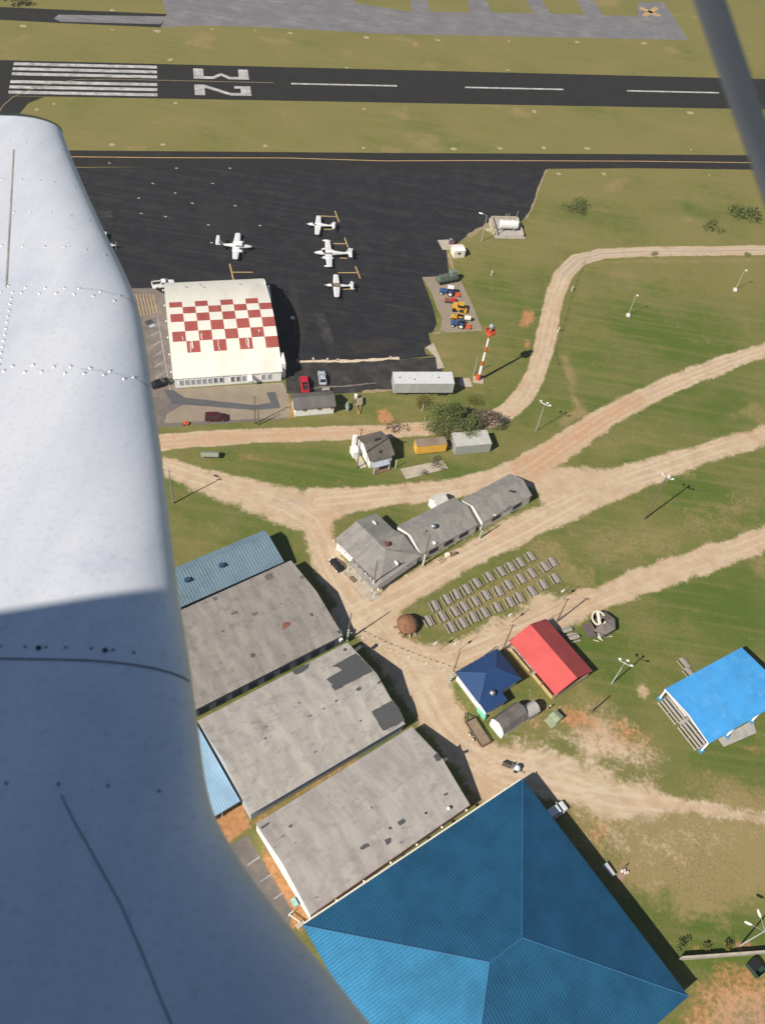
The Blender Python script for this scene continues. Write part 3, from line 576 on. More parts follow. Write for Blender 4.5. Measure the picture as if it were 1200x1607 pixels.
# --- big blue hip roof
HE, HR = 4.4, 9.4
Ac, Bc, Cc = W(475,1452,HE), W(820,1222,HE), W(1087,1557,HE)
u = (Bc-Ac); an = math.atan2(u.y, u.x); u.normalize(); v = Vector((u.y, -u.x, 0)); La = (Bc-Ac).length; Lb = (Cc-Bc).dot(v)
bh = thing("hip_roofed_hall", "large hall under a bright blue ribbed hip roof, lowest in the photo", "building", (Ac.x, Ac.y, 0), an)
P0, P1 = W(820,1473,HR), W(768,1510,HR); l0, l1 = local(bh, P0), local(bh, P1)
c4 = [Vector((0, 0, HE)), Vector((La, 0, HE)), Vector((La, -Lb, HE)), Vector((0, -Lb, HE))]
bm_ = (-l0.y-l1.y)/2; RL0 = Vector((l0.x, -Lb/2, HR)); RL1 = Vector((max(l1.x, Lb*.42), -Lb/2, HR))
RB1 = lambda nm, ax: M_ribs(nm, (.036, .185, .335), ax, .5, rough=.53, var=.18, bump=.015, dark=.8, metal=.72)
MX, MY = RB1("blue_ribbed_metal_x", 0), RB1("blue_ribbed_metal_y", 1)
MYL = MY
zz = Vector((0, 0, .16))
mb = MB()
def face(pts, mi): mb.poly(pts, mi); mb.poly([p-zz for p in pts[::-1]], mi)
face([c4[0], RL1, RL0, c4[1]], 0); face([c4[1], RL0, c4[2]], 1); face([c4[2], RL0, RL1, c4[3]], 0); face([c4[3], RL1, c4[0]], 1)
for a_, b_ in zip(c4, c4[1:]+c4[:1]): mb.poly([a_, b_, b_-zz, a_-zz], 0)
mb.build("roof", [MX, MY], bh, fix=False)
cap = MB()
for a_, b_ in ((c4[0], RL1), (c4[1], RL0), (c4[2], RL0), (c4[3], RL1), (RL0, RL1)): cap.tube(a_+Vector((0, 0, .03)), b_+Vector((0, 0, .0)), .1, .1, 6)
cap.build("ridge_cap", M("blue_ridge_metal", (.03, .13, .26), .6), bh)
MB().box(1.2, -Lb+1.2, 0, La-1.2, -1.2, HE-.2).build("wall", M("sand_wall", (.5, .42, .3), .8, var=.1), bh)
MB().box(.4, .05, 4.0, La-.3, .28, 4.3).build("gutter", CREAM, bh)
# --- hangar with checkered arched roof
hz = 3.1
o = W(272,595,hz); B_ = W(444,586,hz); C_ = W(247,443,hz)
a = math.atan2((B_-o).y, (B_-o).x)+R(1.4); L = (B_-o).length; Wd = 35.2
hg = thing("hangar", "white arched hangar with red checkerboard squares painted on the roof", "hangar", (o.x, o.y, 0), a)
apex = 7.2; N_ = 40; arch = lambda t: hz+(apex-hz)*(1-(2*t-1)**2)
# rows placed where the painted squares start and stop
def t_of(py):
    best = min(((abs(_p(py, t)), t) for t in [i/400 for i in range(401)])); return best[1]
def _p(py, t):
    q = Matrix.Rotation(a, 3, 'Z') @ Vector((1.0, Wd*t, arch(t)))+Vector((o.x, o.y, 0)); c = C2W.transposed() @ (q-EYE)
    return CY+FPX*c.y/c.z-py
rows = sorted(t_of(y) for y in (474.6, 482.9, 493.3, 505.8, 520.8, 536.8, 554.8))
ts = sorted(set([i/N_ for i in range(N_+1)]+rows))
ts = [t for i, t in enumerate(ts) if t in rows or t in (0, 1) or all(abs(t-r_) > .008 for r_ in rows)]
xs = [0, .8]+[.8+(L-.8)*i/8 for i in range(1, 9)]
mb = MB(); top = [(x, Wd*t, arch(t)) for t in ts for x in xs]; nx = len(xs)
mb.v = top+[(x, y, z-.15) for x, y, z in top]; off = len(top)
for i in range(len(ts)-1):
    tm = (ts[i]+ts[i+1])/2; row = sum(1 for r_ in rows if r_ < tm)     # 1..6 inside the board, counted from the front
    for j in range(nx-1):
        red = 1 <= row <= 6 and j >= 1 and ((6-row)+(j-1)) % 2 == 0
        k = i*nx+j; mb.f.append([k, k+1, k+nx+1, k+nx]); mb.mi.append(1 if red else 0)
        mb.f.append([off+k, off+k+nx, off+k+nx+1, off+k+1]); mb.mi.append(0)
for j in range(nx-1):
    for k in (j, (len(ts)-1)*nx+j): mb.f.append([k, k+1, off+k+1, off+k]); mb.mi.append(0)
for i in range(len(ts)-1):
    for k in (i*nx, i*nx+nx-1): mb.f.append([k, k+nx, off+k+nx, off+k]); mb.mi.append(0)
runs = []
HW = M("hangar_roof_white", (.78, .745, .65), .55, var=.04, scale=.25, stretch=(1, .15, 1), dirt=(.5, .46, .38, .35))
HRD = M("hangar_roof_red", (.36, .085, .07), .7, var=.12, scale=.5, stretch=(1, .3, 1), dirt=(.5, .25, .2, .3))
mb.build("roof", [HW, HRD], hg, 30)
for (xr, t0, t1, wr) in ((4.6, .175, .245, .16), (5.0, .2, .262, .3), (11.0, .175, .26, .14), (10.2, .27, .33, .2), (17.9, .18, .265, .26), (17.5, .2, .25, .12), (3.0, .265, .3, .14), (7.3, .262, .315, .18), (20.8, .3, .315, .25)):
    n_ = 5; rp1 = MB(); jj = [random.uniform(-.1, .1) for _ in range(n_+1)]
    for i in range(n_):
        ta, tb = t0+(t1-t0)*i/n_, t0+(t1-t0)*(i+1)/n_
        rp1.poly([(xr+jj[i], Wd*ta, arch(ta)+.02), (xr+wr+jj[i], Wd*ta, arch(ta)+.02), (xr+wr+jj[i+1], Wd*tb, arch(tb)+.02), (xr+jj[i+1], Wd*tb, arch(tb)+.02)])
    rp1.build("paint_run", HW, hg, fix=False)
prof = [(.25, 0)]+[(.25, arch(.25/Wd)-.17)]+[(Wd*t, arch(t)-.17) for t in [i/24 for i in range(1, 24)]]+[(Wd-.25, arch(.25/Wd)-.17), (Wd-.25, 0)]
MB().extr(prof, .25, L-.25).build("wall", WALLW, hg)
for i, x in enumerate([1.2, 2.5, 3.8, 5.1, 6.4, 7.7, 9.0, 10.3, 12.9, 14.2, 15.5, 20.0, 21.4]):
    f = MB().box(x, .12, .9, x+.95, .25, 2.5).build("window", TRIM, hg)
    MB().box(x+.12, .1, 1.0, x+.83, .118, 2.4).build("pane", M("dusty_glass", (.3, .32, .37), .25, var=.15) if i not in (6, 7, 8, 9) else M("grey_glass", (.13, .14, .16), .25, var=.15), f)
MB().box(16.9, .1, 0, 18.0, .25, 2.3).build("door", M("pale_door", (.55, .55, .52), .6), hg)
MB().add([(17.9,-1.6,2.3),(16.7,-1.6,2.3),(16.7,.2,2.7),(17.9,.2,2.7),(17.9,-1.6,2.4),(16.7,-1.6,2.4),(16.7,.2,2.8),(17.9,.2,2.8)], [(0,1,2,3),(4,7,6,5),(0,4,5,1),(1,5,6,2),(2,6,7,3),(3,7,4,0)]).build("door_canopy", WHITE, hg)
for y0, y1 in ((1.2, 5.2), (26.5, 30.5)): MB().box(L-.22, y0, 0, L+.9, y1, 4.4).build("door_pocket", WALLW, hg)
for q, dy in enumerate((7.5, 18, 29)): MB().box(L-.2, dy-3, .1, L-.02, dy+3, 5.2).build("hangar_door", M("hangar_door_white", (.7, .7, .68), .6), hg)
for k in range(6): MB().ball((-.35, 3+k*6, 2.6), (.2, .2, .28), 8, 6).build("wall_lamp", CREAM, hg, 50)
for x, t in ((9.5, .84), (8.8, .9), (18.6, .87), (20.8, .28), (5.2, .86)): MB().tube((x, Wd*t, arch(t)-.1), (x, Wd*t, arch(t)+.45), .16, .16, 8).build("roof_vent", STEEL, hg)
# --- the grey three part row with bunting
he, hr = 3.0, 4.6
Lc, Tc, Rc = W(518,840,he), W(590,805,he), W(660,871,he)
u = Rc-Tc; an = math.atan2(u.y, u.x); u.normalize(); wv = Vector((u.y, -u.x, 0)); wdt = (Lc-Tc).dot(wv)
ln = ((Rc-Tc).length+(W(588,912,he)-Lc).length)/2
ha = thing("concession_house", "grey shingled house with a red-brown chimney and porch, left end of the pennant row", "building", (Tc.x, Tc.y, 0), an, "grey roofed houses in the pennant row")
r0, r1_ = Vector((0, -wdt/2, hr)), Vector((ln-wdt*.42, -wdt/2, hr))
cs = [Vector((0, 0, he)), Vector((ln, 0, he)), Vector((ln, -wdt, he)), Vector((0, -wdt, he))]
mb = MB(); zt = Vector((0, 0, .14))
for q in ([cs[0], cs[1], r1_, r0], [cs[1], cs[2], r1_], [cs[2], cs[3], r0, r1_]): mb.poly(q, 0); mb.poly([p-zt for p in q[::-1]], 0)
for a_, b_ in ((cs[0], cs[1]), (cs[1], cs[2]), (cs[2], cs[3]), (cs[3], r0), (r0, cs[0])): mb.poly([a_, b_, b_-zt, a_-zt], 0)
x2 = ln*.62                                             # a second ridge runs out over the corner
mb.build("roof", SH4, ha, fix=False)
g0, g1 = Vector((x2, -.2, he+1.6)), Vector((x2, -wdt/2, hr-.05))
mb = MB()
for s_ in (-1, 1):
    q = [g0, g1, Vector((x2+s_*wdt*.18, -wdt*.3, he+1.15)), Vector((x2+s_*wdt*.3, -.15, he+.1))]; mb.poly(q)
mb.poly([g0, Vector((x2+wdt*.3, -.15, he+.1)), Vector((x2-wdt*.3, -.15, he+.1))])
mb.build("dormer_roof", SH4, ha)
MB().box(.4, -wdt+.4, 0, ln-.4, -.4, he-.16).add([(.4, -.4, he-.16), (.4, -wdt+.4, he-.16), (.4, -wdt/2, hr-.25)], [(0, 1, 2)]).build("wall", WALLW, ha, fix=False)
MB().add([(ln*.42,-wdt-.05,2.9),(ln-.05,-wdt-.05,2.9),(ln+.3,-wdt-1.6,2.5),(ln*.42,-wdt-1.2,2.5),(ln*.42,-wdt-.05,2.8),(ln-.05,-wdt-.05,2.8),(ln+.3,-wdt-1.6,2.4),(ln*.42,-wdt-1.2,2.4)], [(0,1,2,3),(7,6,5,4),(0,4,5,1),(1,5,6,2),(2,6,7,3),(3,7,4,0)]).build("porch_roof", SH4, ha)
MB().box(ln*.4, -wdt-2.6, 0, ln+.8, -wdt-.1, .14).build("porch_floor", CONC, ha)
MB().box(ln*.55, -wdt-2.4, .15, ln*.66, -wdt-1.7, .45).build("door_mat", WOODB, ha)
for x in (ln*.44, ln*.7, ln+.2): MB().box(x-.06, -wdt-1.35, .14, x+.06, -wdt-1.23, 2.38).build("post", WHITE, ha)
p = Vector((ln*.6, -wdt*.42, hr-.5)); MB().tube(p-Vector((0, 0, .2)), p+Vector((0, 0, 1.0)), .42, .42, 12).tube(p+Vector((0, 0, 1.0)), p+Vector((0, 0, 1.2)), .6, .5, 12).build("chimney", M("rust_brown", (.18, .07, .05), .8, var=.3), ha)
for x, y in ((ln*.12, -wdt*.22), (ln*.86, -wdt*.5)): MB().box(x, y-.15, hr-1.6, x+1.0, y+.15, hr-.55).build("roof_vent", WHITE, ha)
def row_house(label, fl, fr, bl, he, hr, ridge=.5):
    o, a, l, wd = frame(fl, fr, bl, he); prof = [(0, he), (ridge, hr), (1, he)]
    root, r, sg = roofed("concession_house", label, "building", o, a, l, wd, prof, SH4, WALLW, ov=.12, group="grey roofed houses in the pennant row")
    return root, sg, wd, l, roofplane(root, wd, sg, prof[:2]), roofplane(root, wd, sg, prof[1:])
hb, sg, wd, L, pf, pb = row_house("grey shingled house with a white gable and round turbine vent, middle of the row", (661,870), (750,824), (621.5,826), 2.9, 4.8)
vent(hb, pf, 679, 829, "turbine_vent", CHROME, .55, .5); vent(hb, pf, 669, 834, "roof_vent", DARK, .2, .3, False)
p = local(hb, onplane(681, 853, *pf)); MB().cbox(p+Vector((0, 0, .2)), (.5, .8, .4)).build("roof_box", WHITE, hb)
patches(hb, pf, [[(680,851),(706,838),(707,839.5),(681,852.5)]], "flashing", STEEL, h=.03)
for k in range(3): opening(hb, 2.2+k*4, 4.6+k*4, sg*.12, 1.0, 2.3, "serving_hatch", M("dark_hatch", (.05, .04, .05), .8), -sg)
hc, sg, wd, L, pf, pb = row_house("grey shingled house with a plain ridge roof, right end of the pennant row", (757,820), (837,780), (718,787), 2.9, 4.6)
patches(hc, pf, [[(774,806),(778,808),(777.5,810),(773.5,808)]], "pale_patch", WHITE, h=.06)
patches(hc, pb, [[(798,770.5),(803,768.5),(804,770.5),(799,772.5)]], "roof_plate", DARK, h=.05)
patches(hc, pf, [[(789,803),(802,794),(803,796),(791,804)], [(793,799),(800,792),(801,793)]], "dark_patch", SHP, h=.02, jag=.1)
for k in range(2): opening(hc, 3+k*6, 5.5+k*6, sg*.12, 1.0, 2.2, "serving_hatch", M("dark_hatch", (.05, .04, .05), .8), -sg)
def small_shed(name, label, fr, fl, br, he, hr, roofm, wallm, prof=None, cat="shed", ov=.08, t=.08):
    o, a, l, wd = frame(fr, fl, br, he)
    return roofed(name, label, cat, o, a, l, wd, prof or GAB(he, hr), roofm, wallm, t, ov)+(wd, l)
ws, r_, sg, wd, L = small_shed("garden_shed", "small white shed with a pale ridge roof behind the middle house of the pennant row", (685,795), (702.5,783.5), (676.5,780.5), 2.3, 3.0, M("pale_roof_sheet", (.6, .57, .52), .6), WALLW)
opening(ws, L*.3, L*.6, sg*.08, .05, 1.9, "door", CREAM, -sg)
# --- white bungalow, little gabled house
wb, r_, sg, wd, L = small_shed("white_bungalow", "low white building with a dark grey shingled roof beside the red car", (461,643), (527.5,638), (454.5,618.5), 2.7, 3.9, M_shingle("dark_grey_shingles", (.13, .122, .118), (.17, .16, .15), (.09, .085, .085), 33), WALLW, ov=.4, t=.12)
for x in (2.2, 5.6, 8.6): f = opening(wb, x, x+.95, sg*.4, 1.5, 2.4, "window", M("brown_frame", (.2, .13, .08), .7), -sg); MB().box(x+.1, sg*.4-sg*.08, 1.6, x+.85, sg*.4-sg*.062, 2.3).build("pane", M("tan_glass", (.3, .22, .14), .3), f)
opening(wb, L*.06, L*.9, sg*.4, 0, .2, "plinth", CONCG, -sg)
lh, r_, sg, wd, L = small_shed("gabled_house", "small white house with a brown shingled roof and a tall pole at its left gable", (580,724), (619.5,713.5), (559.5,685.5), 2.9, 4.6, SHB, WALLW, ov=.4, t=.12)
pl = roofplane(lh, wd, sg, GAB(2.9, 4.6)[:2])
vent(lh, pl, 596, 710, "roof_vent", DARK, .35, .5, False)
MB().cbox((L*.55, sg*abs(wd)*.52, 4.7), (1.3, .5, .5)).build("ridge_vent", DARK, lh)
MB().box(L*.08, -sg*.02, 2.0, L*.72, -sg*1.5, 2.12).build("porch_roof", M("blue_grey_sheet", (.4, .45, .52), .6), lh)
for x in (L*.1, L*.7, L-.2): MB().box(x-.07, -sg*1.3, 0, x+.07, -sg*1.44, 2.0 if x < L*.8 else 2.7).build("post", WHITE, lh)
MB().box(L*.15, -sg*1.6, 0, L*.75, -sg*.1, .25).build("porch_floor", WOODB, lh)
MB().box(-1.6, sg*1.0, 0, -.05, sg*4.6, .12).build("step_slab", CONC, lh)
MB().box(-1.9, sg*4.2, 0, -.4, sg*6.4, 1.8).build("side_porch", WALLW, lh)
MB().tube((-.5, sg*(abs(wd)-.3), 0), (-.5, sg*(abs(wd)-.3), 3.6), .55, .55, 14).build("water_tank", WHITE, lh, 40)
# --- blue hipped kiosk with an annex
ke, kr = 2.8, 4.6
Lk, Tk, Rk = W(714,1055,ke), W(780,1017.5,ke), W(820,1064,ke)
u = Tk-Lk; an = math.atan2(u.y, u.x); ln = u.length; u.normalize(); wv = Vector((u.y, -u.x, 0)); wdt = (Rk-Tk).dot(wv)
kb = thing("kiosk", "dark blue hip-roofed kiosk with a shiny ball vent on its annex", "building", (Lk.x, Lk.y, 0), an)
NAVY = M_ribs("navy_roof_sheet", (.022, .06, .165), 0, .35, rough=.4, bump=.02, dark=.8)
cs = [Vector((0, 0, ke)), Vector((ln, 0, ke)), Vector((ln, -wdt, ke)), Vector((0, -wdt, ke))]
q0, q1 = Vector((ln*.4, -wdt/2, kr)), Vector((ln*.62, -wdt/2, kr)); zt = Vector((0, 0, .12)); mb = MB()
for q in ([cs[0], q0, q1, cs[1]], [cs[1], q1, cs[2]], [cs[2], q1, q0, cs[3]], [cs[3], q0, cs[0]]): mb.poly(q); mb.poly([p-zt for p in q[::-1]])
for a_, b_ in zip(cs, cs[1:]+cs[:1]): mb.poly([a_, b_, b_-zt, a_-zt])
mb.build("roof", NAVY, kb, fix=False)
cap = MB()
for a_, b_ in ((cs[0], q0), (cs[1], q1), (cs[2], q1), (cs[3], q0), (q0, q1)): cap.tube(a_+zt*.2, b_+zt*.2, .08, .08, 6)
cap.build("ridge_cap", M("navy_ridge", (.03, .08, .2), .4), kb)
MB().box(.4, -wdt+.4, 0, ln-.4, -.4, ke-.14).build("wall", WALLW, kb)
e0 = local(kb, W(796,1098.7,2.5)); e1 = local(kb, W(766,1117.5,2.5)); ex = min(0.0, e1.x); ey = (e0.y+e1.y)/2
MB().add([(.1,-wdt+.3,2.75),(e0.x,-wdt+.3,2.75),(e0.x,ey,2.45),(.1,ey,2.45),(.1,-wdt+.3,2.85),(e0.x,-wdt+.3,2.85),(e0.x,ey,2.55),(.1,ey,2.55)], [(3,2,1,0),(4,5,6,7),(0,1,5,4),(1,2,6,5),(2,3,7,6),(3,0,4,7)]).build("annex_roof", NAVY, kb)
MB().box(.35, ey+.25, 0, e0.x-.3, -wdt+.42, 2.44).build("annex_wall", WALLW, kb)
MB().box(.02, -wdt*1.0, 0, .34, ey-.2, 1.1).build("counter", M("mint_green_paint", (.2, .62, .42), .6), kb)
MB().box(-.35, -wdt*.85, 2.2, .3, -.8, 2.4).build("fascia", TRIM, kb)
p = local(kb, W(771,1090,2.8)); p.z = 2.7; MB().tube(p, p+Vector((0, 0, .5)), .3, .3, 10).ball(p+Vector((0, 0, .8)), .55, 14, 10).build("ball_vent", CHROME, kb, 50)
# --- red pavilion
o, a, l, wd = frame((871,1091), (797.5,1006), (931,1055), 2.7)
o2 = o
REDR = M_ribs("red_roof_sheet", (.68, .12, .11), 0, .3, rough=.5, bump=.01, dark=.86, var=.14, metal=.65, dirt=(.5, .2, .17, .35))
prof = [(0, 2.7), (.5, 4.65), (1, 2.7)]
rp_, r_, sg = roofed("pavilion", "open pavilion with a red ridge roof next to the dark blue kiosk", "pavilion", o, a, l, wd, prof, REDR, WALLW, t=.1, wall=False)
wdm = abs(wd)
MB().box(.3, sg*.3, 0, l-.3, sg*(wdm-.3), .15).build("floor", CONC, rp_)
OCH = M("ochre_board", (.55, .4, .2), .8, var=.15)
MB().box(.25, sg*.2, .15, l*.45, sg*.35, 1.15).box(l*.52, sg*.2, .15, l*.93, sg*.35, .8).build("side_wall", OCH, rp_)
MB().box(.2, sg*.36, .15, .34, sg*(wdm-.3), 1.6).build("end_wall", M("tan_board", (.5, .4, .27), .8, var=.15), rp_)
for i in range(5):
    for y in (.25, wdm-.25): MB().box(.3+i*(l-.75)/4, sg*y-.07, .15, .46+i*(l-.75)/4, sg*y+.07, 2.58).build("post", WOODB, rp_)
MB().box(.5, sg*1.5, .15, 1.1, sg*(wdm-1.5), 1.0).build("counter", OCH, rp_)
# --- bright blue pavilion with bleachers
he = 4.0
o, a, l, wd = frame((1043,1081), (1112,1167), (1163,1016), he)
VIV = M_ribs("bright_blue_sheet", (.065, .33, .7), 0, .5, rough=.5, bump=.015, dark=.9, var=.14, dirt=(.22, .45, .68, .5))
prof = [(0, he), (.5, he+.8), (1, he)]
# ridge runs along the long side, so sweep the profile across the short one
d1 = Matrix.Rotation(a, 3, 'Z') @ Vector((1, 0, 0)); d2 = Matrix.Rotation(a, 3, 'Z') @ Vector((0, 1, 0))*(1 if wd > 0 else -1)
wdm = abs(wd)
bp, r_, sg = roofed("pavilion", "open pavilion with a vivid bright blue roof on white posts over bleachers", "pavilion", o, math.atan2(d2.y, d2.x), wdm, -l if wd > 0 else l, prof, VIV, WALLW, t=.16, wall=False)
MB().box(-.02, 0, he-.3, -.12, sg*l/2, he-.05).build("fascia", TRIM, bp)
prof2 = [(0, he-.22), (l/2*sg, he+.58), (l*sg, he-.22), (l*sg, he), (l/2*sg, he+.8), (0, he)]
MB().extr(prof2, -.14, -.02).build("fascia", TRIM, bp)
for x in [.25+i*(wdm-.5)/3 for i in range(4)]:
    for y in (.2, l-.2):
        pz = MB().box(x-.16, sg*y-.16, .5, x+.16, sg*y+.16, he-.2).build("post", TRIM, bp)
        MB().box(x-.4, sg*y-.4, 0, x+.4, sg*y+.4, .5).build("post_base", M("blue_post_base", (.06, .25, .5), .6), pz)
MB().box(.3, sg*.6, 0, wdm-.3, sg*(l-.6), .06).build("floor", CONCG, bp)
def bleacher(label, y0, y1):
    t_ = thing("bleacher", label, "bleacher", bp.location, bp.rotation_euler.z, "plank bleachers under the bright blue roof")
    for k in range(5):
        x = -.9+k*.62; MB().box(x, min(sg*y0, sg*y1), .42+k*.26, x+.3, max(sg*y0, sg*y1), .47+k*.26).build("seat_plank", M("pale_plank", (.48, .42, .34), .8, var=.15, stretch=(4, .5, 1)), t_)
    fr = MB()
    for y in (y0+.25, (y0+y1)/2, y1-.25):
        for k in range(5): fr.box(-.9+k*.62+.1, sg*y-.04, 0, -.9+k*.62+.18, sg*y+.04, .42+k*.26)
        fr.box(-.95, sg*y-.05, .2, 2.0, sg*y+.05, .27)
    fr.build("frame", STEEL, t_)
bleacher("plank bleacher nearer the white post at the left corner of the bright blue pavilion", .7, l*.5-.3)
bleacher("plank bleacher nearer the bottom corner of the bright blue pavilion", l*.5+.3, l-.7)
# --- barn-roofed shed and its little neighbour
gp = [(0, 2.2), (.18, 3.2), (.5, 3.75), (.82, 3.2), (1, 2.2)]
bsd, r_, sg, wd, L = small_shed("barn_shed", "small barn-roofed shed with dark grey shingles and a white gable end", (790,1152.5), (828.5,1126), (769,1128.5), 2.2, 3.7, M_shingle("barn_shingles", (.14, .125, .115), (.2, .175, .155), (.09, .08, .08), 12), WALLW, gp, ov=.12)
MB().box(.0, sg*abs(wd)*.1, .05, .1, sg*abs(wd)*.9, 2.1).build("door", TRIM, bsd)
gp2 = [(0, 2.0), (.15, 2.5), (.35, 2.8), (.65, 2.8), (.85, 2.5), (1, 2.0)]
small_shed("barrel_shed", "small shed with a pale grey barrel roof touching the barn-roofed shed", (829.5,1126), (846.5,1115), (819.5,1108), 2.0, 2.8, M("pale_grey_sheet", (.42, .41, .38), .6, var=.1), M("greyish_board", (.35, .34, .31), .8), gp2)
# --- fuel cabin, long trailer, yellow and grey boxes
fc, r_, sg, wd, L = small_shed("fuel_cabin", "tiny white cabin at the edge of the apron by the fuel pump", (713,395), (730.5,393), (709.5,384.5), 2.2, 2.6, WHITE, CREAM, [(0, 2.2), (.5, 2.45), (1, 2.2)])
f = opening(fc, 1.2, 1.9, sg*.08, 1.1, 1.7, "window", DARK, -sg)
def box_trailer(name, label, cat, fr, fl, br, h, z0, side, top, axles, wheels=True):
    o, a, l, wd = frame(fr, fl, br, h); t_ = thing(name, label, cat, o, a); sg = 1 if wd > 0 else -1; wd = abs(wd)
    MB().box(0, 0, z0, l, sg*wd, h-.08).build("body", side, t_)
    MB().box(-.03, -sg*.03, h-.08, l+.03, sg*(wd+.03), h).build("roof", top, t_)
    rb = MB()
    for k in range(int(l/.6)): rb.box(.25+k*.6, -sg*.025, z0+.1, .31+k*.6, 0, h-.1)
    rb.build("side_ribs", side, t_)
    if wheels:
        for x in axles:
            for y in (.25, wd-.25): MB().tube((x, sg*(y-.13), .48), (x, sg*(y+.13), .48), .48, .48, 14).build("wheel", TYRE, t_)
        for x in (l*.2, l*.24): MB().box(x, sg*.3, 0, x+.1, sg*.4, z0).build("landing_leg", DARK, t_)
    return t_, l, wd, sg
TRW = M("trailer_side", (.46, .46, .45), .5, .1, var=.1, scale=.6, stretch=(1, 1, .3), dirt=(.3, .28, .25, .3))
tr, l, wd, sg = box_trailer("semi_trailer", "long white box trailer parked beside the red and white beacon mast", "trailer", (619,602), (713,602), (615.5,583.5), 4.1, 1.1, TRW, M("trailer_roof", (.62, .62, .62), .5, var=.08, dirt=(.4, .4, .4, .4)), (11.2, 12.5))
for x, y in ((1.5, .5), (5, .35), (10.8, .5)): MB().tube((x, sg*wd*y, 4.0), (x, sg*wd*y, 4.2), .18, .18, 8).build("roof_vent", DARK, tr)
yt, l, wd, sg = box_trailer("box_trailer", "yellow box trailer with a stained brown roof under the big tree", "trailer", (654.5,701), (702,697), (649,690), 2.9, .35, M("ochre_yellow", (.78, .44, .07), .6, var=.1, dirt=(.35, .2, .06, .3)), M("stained_roof", (.27, .2, .15), .9, var=.2, scale=.3, dirt=(.5, .44, .36, .9)), (l*.0+4.2, 5.2))
MB().box(l, sg*wd*.3, .6, l+2.6, sg*wd*.42, .8).box(l, sg*wd*.6, .6, l+2.6, sg*wd*.72, .8).box(l+1.4, sg*wd*.3, .62, l+2.6, sg*wd*.72, .86).build("ramp", WOODB, yt)
box_trailer("storage_container", "pale grey storage container right of the yellow box trailer", "container", (716,701), (768.5,690), (722,680.5), 2.9, .1, M("grey_container", (.34, .35, .33), .6, var=.1, dirt=(.25, .24, .2, .4)), M("pale_container_roof", (.5, .49, .45), .6, var=.1, dirt=(.35, .33, .3, .4)), (), False)
# --- pale wall at lower right
A, B = W(1064,1506), W(1300,1489)
d = B-A; wl = thing("concrete_wall", "long pale concrete wall running right from the big blue roof", "wall", A, math.atan2(d.y, d.x))
MB().box(0, -.12, 0, d.length, .12, 1.5).build("wall_panel", CONCG, wl); MB().box(-.02, -.16, 1.5, d.length+.02, .16, 1.62).build("coping", CONC, wl)
